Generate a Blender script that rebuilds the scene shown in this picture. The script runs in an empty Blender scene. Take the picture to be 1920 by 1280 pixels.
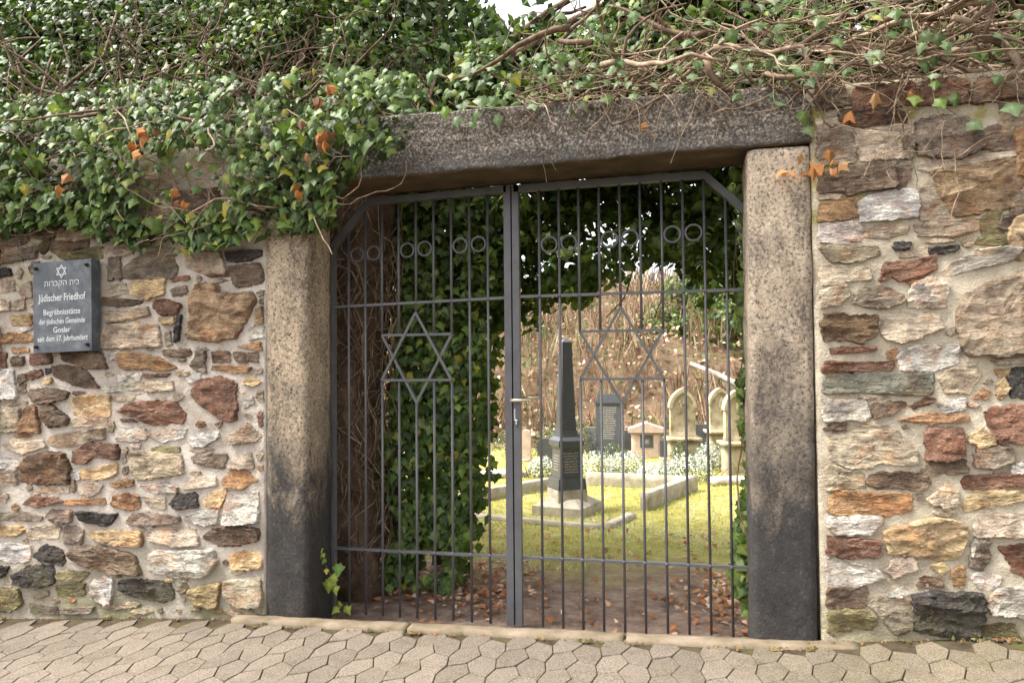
import bpy, bmesh, math, random
import numpy as np
from mathutils import Vector, Matrix, noise

random.seed(7)
rng = np.random.default_rng(7)
sc = bpy.context.scene
col = sc.collection

# ------------------------------------------------------------------ camera
cam_data = bpy.data.cameras.new('camera')
cam_data.sensor_width = 36.0
cam_data.lens = 26.25
cam_data.clip_start = 0.05
cam_data.clip_end = 800.0
cam = bpy.data.objects.new('camera', cam_data)
col.objects.link(cam)
CAM = Vector((0.8755, -3.9266, 1.3843))
yaw, pitch, roll = 0.22121, 0.03378, -0.00897
fwd = Vector((-math.sin(yaw) * math.cos(pitch), math.cos(yaw) * math.cos(pitch), math.sin(pitch)))
rgt = Vector((math.cos(yaw), math.sin(yaw), 0))
upv = rgt.cross(fwd)
r2 = rgt * math.cos(roll) + upv * math.sin(roll)
u2 = -rgt * math.sin(roll) + upv * math.cos(roll)
M = Matrix((r2, u2, -fwd)).transposed().to_4x4()
M.translation = CAM
cam.matrix_world = M
cam_data.dof.use_dof = True
cam_data.dof.focus_distance = 4.1
cam_data.dof.aperture_fstop = 5.6
sc.camera = cam

# ------------------------------------------------------------------ sky, sun, exposure
SUN_EL, SUN_AZ = math.radians(56), math.radians(250)      # azimuth clockwise from +Y: veiled sun from the left, grazing the wall
world = bpy.data.worlds.new('World')
sc.world = world
world.use_nodes = True
wn = world.node_tree
wn.nodes.clear()
sky = wn.nodes.new('ShaderNodeTexSky')
sky.sky_type = 'NISHITA'
sky.sun_disc = False
sky.sun_elevation = SUN_EL
sky.sun_rotation = SUN_AZ
sky.air_density = 1.0
sky.dust_density = 4.0
hs = wn.nodes.new('ShaderNodeHueSaturation')
hs.inputs['Saturation'].default_value = 0.1
bgn = wn.nodes.new('ShaderNodeBackground')
bgn.inputs['Strength'].default_value = 0.15
wo = wn.nodes.new('ShaderNodeOutputWorld')
wn.links.new(sky.outputs[0], hs.inputs['Color'])
wn.links.new(hs.outputs[0], bgn.inputs['Color'])
wn.links.new(bgn.outputs[0], wo.inputs['Surface'])

sd = bpy.data.lights.new('sun', 'SUN')
sd.energy = 2.2
sd.angle = math.radians(18)
sd.color = (1.0, 0.93, 0.82)
sun = bpy.data.objects.new('sun', sd)
col.objects.link(sun)
sdir = Vector((math.sin(SUN_AZ) * math.cos(SUN_EL), math.cos(SUN_AZ) * math.cos(SUN_EL), math.sin(SUN_EL)))
sun.rotation_euler = sdir.to_track_quat('Z', 'Y').to_euler()
sun.location = (-8, -3, 9)

vs = sc.view_settings
vs.view_transform = 'Standard'
vs.look = 'None'
vs.exposure = 1.9
vs.gamma = 1.0
vs.use_curve_mapping = False
sc.cycles.use_denoising = True
sc.cycles.max_bounces = 6
sc.cycles.transparent_max_bounces = 4

# ------------------------------------------------------------------ helpers
OFF = {}

def woff(p):
    return OFF.get(p.name, Vector((0, 0, 0))) if p else Vector((0, 0, 0))

def tag(o, label=None, cat=None, group=None, kind=None):
    if label: o['label'] = label
    if cat: o['category'] = cat
    if group: o['group'] = group
    if kind: o['kind'] = kind
    return o

def empty(name, loc, label=None, cat=None, group=None):
    o = bpy.data.objects.new(name, None)
    o.empty_display_size = 0.1
    col.objects.link(o)
    o.location = loc
    OFF[o.name] = Vector(loc)
    return tag(o, label, cat, group)

def put(name, mesh, parent=None, loc=(0, 0, 0), rot=None, color=None):
    """an object of a given mesh; loc is in world coordinates"""
    o = bpy.data.objects.new(name, mesh)
    col.objects.link(o)
    w = Vector(loc)
    OFF[o.name] = w
    if parent:
        o.parent = parent
        o.location = w - woff(parent)
    else:
        o.location = w
    if rot: o.rotation_euler = rot
    if color: o.color = (*color, 1.0)
    return o

def mesh_of(name, V, F, mat=None, smooth=False):
    me = bpy.data.meshes.new(name)
    me.from_pydata([tuple(v) for v in V], [], [tuple(f) for f in F])
    me.update()
    if mat: me.materials.append(mat)
    if smooth: me.polygons.foreach_set('use_smooth', [True] * len(me.polygons))
    return me

def build(name, V, F, mat, parent=None, smooth=False, color=None, center=True):
    """V in world coordinates; the object's origin goes to the piece's base centre"""
    V = np.asarray(V, float)
    c = Vector((float(V[:, 0].mean()), float(V[:, 1].mean()), float(V[:, 2].min()))) if center else Vector((0, 0, 0))
    me = mesh_of(name, V - np.array(c), F, mat, smooth)
    return put(name, me, parent, c, None, color)

def box(x0, x1, y0, y1, z0, z1):
    V = [(x, y, z) for z in (z0, z1) for y in (y0, y1) for x in (x0, x1)]
    F = [(0, 2, 3, 1), (4, 5, 7, 6), (0, 1, 5, 4), (2, 6, 7, 3), (0, 4, 6, 2), (1, 3, 7, 5)]
    return V, F

def join(*parts):
    V, F = [], []
    for v, f in parts:
        n = len(V)
        V += [tuple(q) for q in v]
        F += [tuple(i + n for i in q) for q in f]
    return V, F

def xform(vf, rz=0.0, loc=(0, 0, 0)):
    c, s = math.cos(rz), math.sin(rz)
    return [(x * c - y * s + loc[0], x * s + y * c + loc[1], z + loc[2]) for x, y, z in vf[0]], vf[1]

def tube(pts, rad, n=6, cap=True):
    pts = [Vector(p) for p in pts]
    if not hasattr(rad, '__len__'): rad = [rad] * len(pts)
    V, F = [], []
    ref = Vector((0.13, 0.31, 0.94))
    for i, p in enumerate(pts):
        t = (pts[min(i + 1, len(pts) - 1)] - pts[max(i - 1, 0)])
        t = t.normalized() if t.length > 1e-9 else Vector((0, 0, 1))
        a = t.cross(ref)
        if a.length < 1e-3: a = t.cross(Vector((1, 0, 0)))
        a.normalize()
        b = t.cross(a)
        for k in range(n):
            th = 2 * math.pi * k / n
            V.append(tuple(p + (a * math.cos(th) + b * math.sin(th)) * rad[i]))
    for i in range(len(pts) - 1):
        for k in range(n):
            k2 = (k + 1) % n
            F.append((i * n + k, i * n + k2, (i + 1) * n + k2, (i + 1) * n + k))
    if cap:
        F.append(tuple(range(n - 1, -1, -1)))
        F.append(tuple((len(pts) - 1) * n + k for k in range(n)))
    return V, F

def bar(p, q, w, d, n=4):
    """square bar between two points lying in a plane of constant y"""
    p, q = Vector(p), Vector(q)
    t = (q - p).normalized()
    s = t.cross(Vector((0, 1, 0))) * (w / 2)
    y = Vector((0, d / 2, 0))
    V = [p + s - y, p - s - y, p - s + y, p + s + y, q + s - y, q - s - y, q - s + y, q + s + y]
    F = [(0, 1, 2, 3), (7, 6, 5, 4), (0, 4, 5, 1), (1, 5, 6, 2), (2, 6, 7, 3), (3, 7, 4, 0)]
    return [tuple(v) for v in V], F

def torus(c, R, r, n=28, m=8):
    V, F = [], []
    for i in range(n):
        a = 2 * math.pi * i / n
        for k in range(m):
            b = 2 * math.pi * k / m
            rr = R + r * math.cos(b)
            V.append((c[0] + rr * math.cos(a), c[1] + r * math.sin(b), c[2] + rr * math.sin(a)))
    for i in range(n):
        for k in range(m):
            F.append((i * m + k, i * m + (k + 1) % m, ((i + 1) % n) * m + (k + 1) % m, ((i + 1) % n) * m + k))
    return V, F

def prism(poly, y0, y1):
    """poly in (x, z), extruded along y"""
    n = len(poly)
    V = [(x, y0, z) for x, z in poly] + [(x, y1, z) for x, z in poly]
    F = [tuple(range(n)), tuple(range(2 * n - 1, n - 1, -1))] + [(i, i + n, (i + 1) % n + n, (i + 1) % n) for i in range(n)]
    return V, F

def fbm(p, s, octs=4):
    return noise.fractal(Vector(p) * s, 0.9, 2.1, octs)

def rough_block(x0, x1, y0, y1, z0, z1, step=0.05, r=0.015, amp=0.006, freq=6.0, warp=None, seed=0.0):
    """a rounded, uneven block of stone"""
    dims = (x1 - x0, y1 - y0, z1 - z0)
    ns = [max(2, int(round(d / step))) for d in dims]
    idx, V, F = {}, [], []
    def vert(i, j, k):
        key = (i, j, k)
        if key not in idx:
            p = [x0 + dims[0] * i / ns[0], y0 + dims[1] * j / ns[1], z0 + dims[2] * k / ns[2]]
            q = Vector((min(max(p[0], x0 + r), x1 - r), min(max(p[1], y0 + r), y1 - r), min(max(p[2], z0 + r), z1 - r)))
            d = Vector(p) - q
            nrm = d.normalized() if d.length > 1e-9 else Vector((0, 0, 0))
            P = q + nrm * r
            P += nrm * (fbm(P + Vector((seed, seed * 2, 0)), freq) * amp)
            if warp: P = Vector(warp(P))
            idx[key] = len(V)
            V.append(tuple(P))
        return idx[key]
    a, b, c = ns
    for i in range(a):
        for k in range(c):
            F.append((vert(i, 0, k), vert(i + 1, 0, k), vert(i + 1, 0, k + 1), vert(i, 0, k + 1)))
            F.append((vert(i, b, k + 1), vert(i + 1, b, k + 1), vert(i + 1, b, k), vert(i, b, k)))
    for j in range(b):
        for k in range(c):
            F.append((vert(0, j, k + 1), vert(0, j + 1, k + 1), vert(0, j + 1, k), vert(0, j, k)))
            F.append((vert(a, j, k), vert(a, j + 1, k), vert(a, j + 1, k + 1), vert(a, j, k + 1)))
    for i in range(a):
        for j in range(b):
            F.append((vert(i, j + 1, 0), vert(i + 1, j + 1, 0), vert(i + 1, j, 0), vert(i, j, 0)))
            F.append((vert(i, j, c), vert(i + 1, j, c), vert(i + 1, j + 1, c), vert(i, j + 1, c)))
    return V, F

# ------------------------------------------------------------------ materials
class NT:
    def __init__(self, name, rough=0.8, spec=0.3):
        self.m = bpy.data.materials.new(name)
        self.m.use_nodes = True
        self.t = self.m.node_tree
        self.b = self.t.nodes['Principled BSDF']
        self.b.inputs['Roughness'].default_value = rough
        self.b.inputs['Specular IOR Level'].default_value = spec
        self.pos = None
    def n(self, t, **k):
        o = self.t.nodes.new(t)
        for a, v in k.items(): setattr(o, a, v)
        return o
    def l(self, a, b): self.t.links.new(a, b)
    def position(self):
        if not self.pos: self.pos = self.n('ShaderNodeNewGeometry').outputs['Position']
        return self.pos
    def mapped(self, scale):
        mp = self.n('ShaderNodeMapping')
        mp.inputs['Scale'].default_value = scale
        self.l(self.position(), mp.inputs['Vector'])
        return mp.outputs[0]
    def noise(self, scale, detail=4, rough=0.6, vec=None, dist=0.0):
        t = self.n('ShaderNodeTexNoise')
        t.inputs['Scale'].default_value = scale
        t.inputs['Detail'].default_value = detail
        t.inputs['Roughness'].default_value = rough
        t.inputs['Distortion'].default_value = dist
        self.l(vec if vec is not None else self.position(), t.inputs['Vector'])
        return t.outputs['Fac']
    def ramp(self, fac, stops, interp='LINEAR'):
        r = self.n('ShaderNodeValToRGB')
        cr = r.color_ramp
        cr.interpolation = interp
        while len(cr.elements) > 1: cr.elements.remove(cr.elements[-1])
        for i, (p, c) in enumerate(stops):
            e = cr.elements[0] if i == 0 else cr.elements.new(p)
            e.position = p
            e.color = (*c, 1) if len(c) == 3 else c
        self.l(fac, r.inputs['Fac'])
        return r.outputs['Color']
    def val(self, fac, a, b):
        r = self.n('ShaderNodeMapRange')
        r.inputs['From Min'].default_value = a
        r.inputs['From Max'].default_value = b
        self.l(fac, r.inputs['Value'])
        return r.outputs['Result']
    def mix(self, fac, a, b, mode='MIX'):
        m = self.n('ShaderNodeMix', data_type='RGBA', blend_type=mode)
        for s, v in ((m.inputs['Factor'], fac), (m.inputs['A'], a), (m.inputs['B'], b)):
            if isinstance(v, (int, float)): s.default_value = v
            elif isinstance(v, tuple): s.default_value = (*v, 1)
            else: self.l(v, s)
        return m.outputs['Result']
    def math(self, op, a, b=None, clamp=False):
        m = self.n('ShaderNodeMath', operation=op, use_clamp=clamp)
        for s, v in zip(m.inputs, (a, b)):
            if v is None: continue
            if isinstance(v, (int, float)): s.default_value = v
            else: self.l(v, s)
        return m.outputs[0]
    def sep(self):
        s = self.n('ShaderNodeSeparateXYZ')
        self.l(self.position(), s.inputs[0])
        return s.outputs
    def color(self, c):
        if isinstance(c, tuple): self.b.inputs['Base Color'].default_value = (*c, 1)
        else: self.l(c, self.b.inputs['Base Color'])
    def bump(self, h, strength=0.4, dist=0.01):
        b = self.n('ShaderNodeBump')
        b.inputs['Strength'].default_value = strength
        b.inputs['Distance'].default_value = dist
        self.l(h, b.inputs['Height'])
        self.l(b.outputs[0], self.b.inputs['Normal'])

def m_stone():
    k = NT('field_stone', 0.82, 0.25)
    oi = k.n('ShaderNodeObjectInfo')
    base = oi.outputs['Color']
    n1 = k.noise(9, 5, 0.65)
    lay = k.noise(1, 5, 0.7, k.mapped((14, 14, 55)), 0.6)
    n3 = k.noise(70, 3, 0.7)
    c = k.mix(k.val(n1, 0.38, 0.62), k.mix(1.0, base, (0.5, 0.45, 0.42), 'MULTIPLY'), k.mix(1.0, base, (1.12, 1.08, 1.0), 'MULTIPLY'))
    c = k.mix(k.math('MULTIPLY', k.val(lay, 0.5, 0.62), 0.6), c, k.mix(1.0, c, (0.36, 0.3, 0.26), 'MULTIPLY'))
    crack = k.val(k.math('ABSOLUTE', k.math('SUBTRACT', k.noise(1, 4, 0.65, k.mapped((7, 7, 24)), 1.2), 0.5)), 0.012, 0.0)
    c = k.mix(k.math('MULTIPLY', crack, 0.7), c, k.mix(1.0, c, (0.2, 0.16, 0.13), 'MULTIPLY'))
    c = k.mix(k.math('MULTIPLY', k.val(n3, 0.55, 0.7), 0.45), c, k.mix(0.5, c, (0.62, 0.56, 0.48)))
    rust = k.math('MULTIPLY', k.val(k.noise(8.3, 4, 0.65), 0.53, 0.63), 0.42)
    c = k.mix(rust, c, k.mix(1.0, c, (1.05, 0.62, 0.36), 'MULTIPLY'))
    z = k.sep()[2]
    low = k.math('SUBTRACT', 1.0, k.val(z, 0.05, 0.42))
    moss = k.math('MULTIPLY', low, k.val(k.noise(5, 4), 0.42, 0.6))
    c = k.mix(k.math('MULTIPLY', moss, 0.5), c, (0.16, 0.15, 0.045))
    k.color(c)
    h = k.math('ADD', k.math('MULTIPLY', lay, 0.8), k.math('MULTIPLY', k.noise(45, 5, 0.75), 0.8))
    k.bump(h, 1.0, 0.045)
    return k.m

def m_mortar():
    k = NT('lime_mortar', 0.92, 0.15)
    c = k.ramp(k.noise(4, 6, 0.65), [(0.28, (0.33, 0.28, 0.23)), (0.5, (0.54, 0.475, 0.41)), (0.7, (0.68, 0.615, 0.54))])
    c = k.mix(k.math('MULTIPLY', k.val(k.noise(60, 4, 0.7), 0.5, 0.75), 0.4), c, (0.5, 0.45, 0.4))
    s = k.sep()
    low = k.math('SUBTRACT', 1.0, k.val(s[2], 0.05, 0.5))
    moss = k.math('MULTIPLY', low, k.val(k.noise(4, 4), 0.38, 0.56))
    c = k.mix(k.math('MULTIPLY', moss, 0.75), c, (0.15, 0.14, 0.045))
    # lichen high on the wall
    hi = k.val(s[2], 1.75, 2.1)
    c = k.mix(k.math('MULTIPLY', k.math('MULTIPLY', hi, k.val(k.noise(7, 4), 0.5, 0.62)), 0.8), c, (0.3, 0.27, 0.06))
    c = k.mix(k.val(s[0], 0.0, 1.4), c, k.mix(1.0, c, (1.0, 0.985, 0.88), 'MULTIPLY'))
    k.color(c)
    k.bump(k.math('ADD', k.noise(28, 6, 0.75), k.math('MULTIPLY', k.noise(130, 3, 0.7), 0.5)), 1.0, 0.025)
    return k.m

def m_granite(name, tan, z_lo, z_hi, streak=0.0):
    k = NT(name, 0.85, 0.25)
    g = k.noise(75, 3, 0.75)
    c = k.ramp(g, [(0.36, (0.06, 0.05, 0.045)), (0.45, tuple(v * 0.75 for v in tan)), (0.6, tan), (0.72, tuple(min(1, v * 1.5) for v in tan))])
    blot = k.val(k.noise(1, 6, 0.75, k.mapped((5, 5, 2.2)), 0.5), 0.46, 0.64)
    c = k.mix(k.math('MULTIPLY', k.math('MULTIPLY', blot, k.val(k.noise(60, 3, 0.7), 0.3, 0.56)), 0.85), c, (0.05, 0.04, 0.033))
    s = k.sep()
    # black crust of soot: strong at the foot, ragged upper edge
    zz = k.math('ADD', s[2], k.math('MULTIPLY', k.math('SUBTRACT', k.noise(1, 7, 0.72, k.mapped((7, 7, 3.2)), 0.8), 0.5), 1.7))
    crust = k.math('SUBTRACT', 1.0, k.val(zz, z_lo, z_hi))
    crust = k.math('MULTIPLY', crust, k.math('ADD', 0.82, k.math('MULTIPLY', k.val(k.noise(90, 3, 0.7), 0.3, 0.5), 0.18)))
    crust = k.math('MINIMUM', crust, 0.96)
    c = k.mix(crust, c, k.ramp(k.noise(30, 4, 0.7), [(0.3, (0.013, 0.013, 0.014)), (0.6, (0.026, 0.025, 0.026)), (0.75, (0.06, 0.056, 0.052))]))
    k.color(c)
    k.bump(k.math('ADD', g, k.math('MULTIPLY', k.noise(220, 2, 0.7), 0.5)), 0.55, 0.006)
    return k.m

def m_lintel():
    k = NT('lintel_granite', 0.85, 0.25)
    g = k.noise(75, 3, 0.75)
    grey = k.ramp(g, [(0.35, (0.03, 0.028, 0.026)), (0.47, (0.078, 0.068, 0.058)), (0.56, (0.16, 0.138, 0.115)), (0.66, (0.4, 0.36, 0.3))])
    s = k.sep()
    worn = k.math('MULTIPLY', k.val(k.noise(2.6, 5, 0.7), 0.42, 0.66), k.val(s[0], -0.9, 0.4))
    c = k.mix(k.math('MULTIPLY', worn, 0.6), grey, k.ramp(g, [(0.36, (0.04, 0.034, 0.03)), (0.5, (0.13, 0.105, 0.085)), (0.66, (0.28, 0.23, 0.185))]))
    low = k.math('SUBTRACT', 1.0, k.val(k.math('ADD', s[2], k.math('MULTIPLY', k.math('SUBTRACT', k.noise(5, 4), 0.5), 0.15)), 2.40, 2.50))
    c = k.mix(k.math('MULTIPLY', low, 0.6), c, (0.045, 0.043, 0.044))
    # the underside is brown and mossy, deepened to paint its shade into the colour
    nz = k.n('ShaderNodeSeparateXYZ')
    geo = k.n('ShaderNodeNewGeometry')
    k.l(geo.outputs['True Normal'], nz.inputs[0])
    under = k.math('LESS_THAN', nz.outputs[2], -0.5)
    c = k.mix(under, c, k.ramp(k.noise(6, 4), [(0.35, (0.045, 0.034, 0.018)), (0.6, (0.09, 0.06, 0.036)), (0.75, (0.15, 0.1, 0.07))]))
    k.color(c)
    k.bump(k.math('ADD', g, k.noise(20, 4, 0.7)), 0.6, 0.01)
    return k.m

def m_leaf(name, use_attr, rough=0.45, trans=0.24, tint=(1.5, 1.6, 0.55)):
    k = NT(name, rough, 0.22)
    if use_attr:
        a = k.n('ShaderNodeAttribute', attribute_name='lc')
        c = a.outputs['Color']
    else:
        c = k.n('ShaderNodeObjectInfo').outputs['Color']
    ve = k.n('ShaderNodeAttribute', attribute_name='vein')
    c = k.mix(k.math('MULTIPLY', ve.outputs['Fac'], 0.75), c, k.mix(1.0, k.mix(1.0, c, (1.9, 1.75, 1.9), 'MULTIPLY'), (0.02, 0.025, 0.01), 'ADD'))
    v = k.noise(55, 2, 0.5)
    c = k.mix(k.math('MULTIPLY', v, 0.5), c, k.mix(1.0, c, (0.55, 0.6, 0.5), 'MULTIPLY'))
    k.color(c)
    tr = k.n('ShaderNodeBsdfTranslucent')
    k.l(k.mix(1.0, c, tint, 'MULTIPLY'), tr.inputs['Color'])
    mx = k.n('ShaderNodeMixShader')
    mx.inputs[0].default_value = trans
    out = k.t.nodes['Material Output']
    k.l(k.b.outputs[0], mx.inputs[1])
    k.l(tr.outputs[0], mx.inputs[2])
    k.l(mx.outputs[0], out.inputs['Surface'])
    return k.m

def m_simple(name, stops, scale, rough=0.85, spec=0.25, bump=0.4, bscale=None, bdist=0.01, metallic=0.0):
    k = NT(name, rough, spec)
    k.b.inputs['Metallic'].default_value = metallic
    k.color(k.ramp(k.noise(scale, 5, 0.65), stops))
    if bump: k.bump(k.noise(bscale or scale * 4, 5, 0.7), bump, bdist)
    return k.m

def m_paver():
    k = NT('concrete_paver', 0.9, 0.2)
    oi = k.n('ShaderNodeObjectInfo')
    g = k.noise(150, 3, 0.8)
    c = k.ramp(g, [(0.34, (0.07, 0.056, 0.044)), (0.48, (0.152, 0.124, 0.098)), (0.66, (0.26, 0.218, 0.177))])
    c = k.mix(k.math('MULTIPLY', k.val(k.noise(0.9, 3), 0.4, 0.65), 0.35), c, k.mix(1.0, c, (0.75, 0.78, 0.8), 'MULTIPLY'))
    c = k.mix(k.math('MULTIPLY', oi.outputs['Random'], 0.75), c, k.mix(1.0, c, (0.7, 0.7, 0.68), 'MULTIPLY'))
    c = k.mix(k.math('MULTIPLY', k.val(k.noise(11, 5, 0.7), 0.5, 0.68), 0.5), c, k.mix(1.0, c, (0.62, 0.58, 0.52), 'MULTIPLY'))
    c = k.mix(k.math('MULTIPLY', k.val(k.noise(3, 4), 0.45, 0.7), 0.4), c, k.mix(1.0, c, (0.7, 0.7, 0.66), 'MULTIPLY'))
    s = k.sep()
    alg = k.math('MULTIPLY', k.val(s[0], 0.9, 1.7), k.val(k.noise(4, 4), 0.3, 0.6))
    c = k.mix(k.math('MULTIPLY', alg, 0.5), c, k.mix(1.0, c, (0.82, 0.84, 0.55), 'MULTIPLY'))
    k.color(c)
    k.bump(g, 0.5, 0.004)
    return k.m

def m_ground():
    k = NT('churchyard_soil', 0.95, 0.1)
    s = k.sep()
    soil = k.ramp(k.noise(7, 6, 0.7), [(0.3, (0.12, 0.08, 0.06)), (0.5, (0.24, 0.168, 0.13)), (0.7, (0.38, 0.29, 0.23))])
    turf = k.ramp(k.noise(6, 5, 0.7), [(0.3, (0.24, 0.23, 0.06)), (0.5, (0.36, 0.33, 0.1)), (0.7, (0.48, 0.42, 0.19))])
    edge = k.math('ADD', s[1], k.math('MULTIPLY', k.math('SUBTRACT', k.noise(1.3, 5, 0.65), 0.5), 2.6))
    c = k.mix(k.val(edge, 0.75, 1.7), soil, turf)
    hill = k.val(s[1], 8.2, 9.0)
    c = k.mix(hill, c, k.ramp(k.noise(3, 6, 0.75), [(0.3, (0.06, 0.042, 0.026)), (0.45, (0.13, 0.09, 0.058)), (0.55, (0.2, 0.14, 0.09)), (0.66, (0.08, 0.1, 0.035))]))
    k.color(c)
    k.bump(k.math('ADD', k.noise(20, 6, 0.75), k.noise(90, 4, 0.7)), 0.8, 0.03)
    return k.m

MAT = {}
MAT['stone'] = m_stone()
MAT['mortar'] = m_mortar()
MAT['post'] = m_granite('post_granite', (0.40, 0.315, 0.22), 0.62, 1.4)
MAT['post_r'] = m_granite('post_granite_pale', (0.36, 0.29, 0.215), 0.6, 1.7)
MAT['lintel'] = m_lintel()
MAT['leaf'] = m_leaf('ivy_leaf', False)
MAT['leafc'] = m_leaf('ivy_foliage', True)
MAT['dead'] = m_leaf('dry_leaf', True, 0.7, 0.35, (1.1, 1.0, .9))
MAT['deado'] = m_leaf('dry_leaf_single', False, 0.7, 0.35, (1.2, 1.0, .8))
MAT['bark'] = m_simple('ivy_bark', [(0.3, (0.05, 0.03, 0.018)), (0.5, (0.11, 0.072, 0.046)), (0.72, (0.21, 0.15, 0.1))], 22, 0.85, 0.2, 0.5, 90, 0.004)
MAT['bark_pale'] = m_simple('pale_stem', [(0.3, (0.12, 0.08, 0.05)), (0.5, (0.23, 0.165, 0.112)), (0.72, (0.4, 0.32, 0.24))], 22, 0.8, 0.2, 0.4, 90, 0.004)
MAT['trunk'] = m_simple('old_trunk', [(0.3, (0.05, 0.034, 0.024)), (0.55, (0.13, 0.088, 0.06)), (0.75, (0.22, 0.16, 0.12))], 9, 0.9, 0.15, 0.8, 25, 0.02)
MAT['iron'] = m_simple('grey_painted_iron', [(0.3, (0.06, 0.06, 0.065)), (0.62, (0.088, 0.086, 0.092)), (0.72, (0.11, 0.092, 0.08))], 12, 0.45, 0.5, 0.08, 60, 0.002)
MAT['brass'] = m_simple('worn_brass', [(0.3, (0.5, 0.42, 0.28)), (0.7, (0.7, 0.62, 0.46))], 30, 0.35, 0.5, 0.05, 60, 0.001, 0.7)
MAT['steel'] = m_simple('lock_steel', [(0.3, (0.45, 0.43, 0.42)), (0.7, (0.6, 0.58, 0.56))], 30, 0.35, 0.5, 0.05, 60, 0.001, 0.8)
MAT['kerb'] = m_simple('kerb_concrete', [(0.3, (0.1, 0.08, 0.05)), (0.5, (0.165, 0.13, 0.09)), (0.7, (0.23, 0.185, 0.14))], 7, 0.9, 0.2, 0.5, 120, 0.004)
MAT['paver'] = m_paver()
MAT['joint'] = m_simple('joint_dirt', [(0.3, (0.03, 0.022, 0.014)), (0.55, (0.065, 0.05, 0.032)), (0.66, (0.06, 0.065, 0.02)), (0.8, (0.08, 0.1, 0.03))], 9, 0.95, 0.1, 0.6, 80, 0.006)
MAT['ground'] = m_ground()
MAT['slate'] = m_simple('plaque_slate', [(0.3, (0.045, 0.052, 0.062)), (0.5, (0.075, 0.083, 0.096)), (0.72, (0.14, 0.15, 0.163))], 14, 0.6, 0.3, 0.1, 60, 0.003)
MAT['paint'] = m_simple('white_lettering', [(0.3, (0.36, 0.37, 0.38)), (0.7, (0.55, 0.56, 0.57))], 60, 0.7, 0.2, 0)
MAT['boltblack'] = m_simple('black_bolt', [(0.3, (0.012, 0.012, 0.014)), (0.7, (0.03, 0.03, 0.032))], 60, 0.5, 0.4, 0)
MAT['grass'] = m_leaf('grass_blades', True, 0.6, 0.3, (1.15, 1.2, 0.7))
MAT['paleleaf'] = m_leaf('frosted_leaf', True, 0.6, 0.2, (1.0, 1.05, 0.9))
MAT['dark_granite'] = m_simple('polished_dark_granite', [(0.3, (0.055, 0.06, 0.07)), (0.6, (0.085, 0.09, 0.102)), (0.75, (0.13, 0.135, 0.145))], 60, 0.3, 0.5, 0.03, 90, 0.001)
MAT['grey_stone'] = m_simple('grave_granite', [(0.3, (0.13, 0.135, 0.145)), (0.6, (0.21, 0.215, 0.225)), (0.75, (0.28, 0.28, 0.29))], 40, 0.7, 0.3, 0.2, 90, 0.003)
MAT['sandstone'] = m_simple('weathered_sandstone', [(0.28, (0.14, 0.115, 0.075)), (0.45, (0.33, 0.275, 0.18)), (0.6, (0.45, 0.385, 0.265)), (0.75, (0.55, 0.49, 0.37))], 6, 0.9, 0.2, 0.4, 60, 0.006)
MAT['pinkstone'] = m_simple('pale_pink_stone', [(0.3, (0.42, 0.31, 0.25)), (0.6, (0.55, 0.43, 0.35)), (0.75, (0.66, 0.55, 0.47))], 9, 0.9, 0.2, 0.3, 60, 0.004)
MAT['concrete'] = m_simple('grave_border_concrete', [(0.3, (0.24, 0.21, 0.15)), (0.55, (0.38, 0.34, 0.27)), (0.75, (0.52, 0.48, 0.4))], 9, 0.9, 0.2, 0.4, 70, 0.006)
MAT['gilt'] = m_simple('faded_gilt', [(0.3, (0.34, 0.31, 0.26)), (0.7, (0.46, 0.43, 0.38))], 60, 0.6, 0.3, 0)
MAT['birch'] = m_simple('pale_log_bark', [(0.3, (0.24, 0.19, 0.15)), (0.5, (0.42, 0.37, 0.32)), (0.75, (0.58, 0.53, 0.48))], 9, 0.85, 0.2, 0.5, 40, 0.01)
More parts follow.
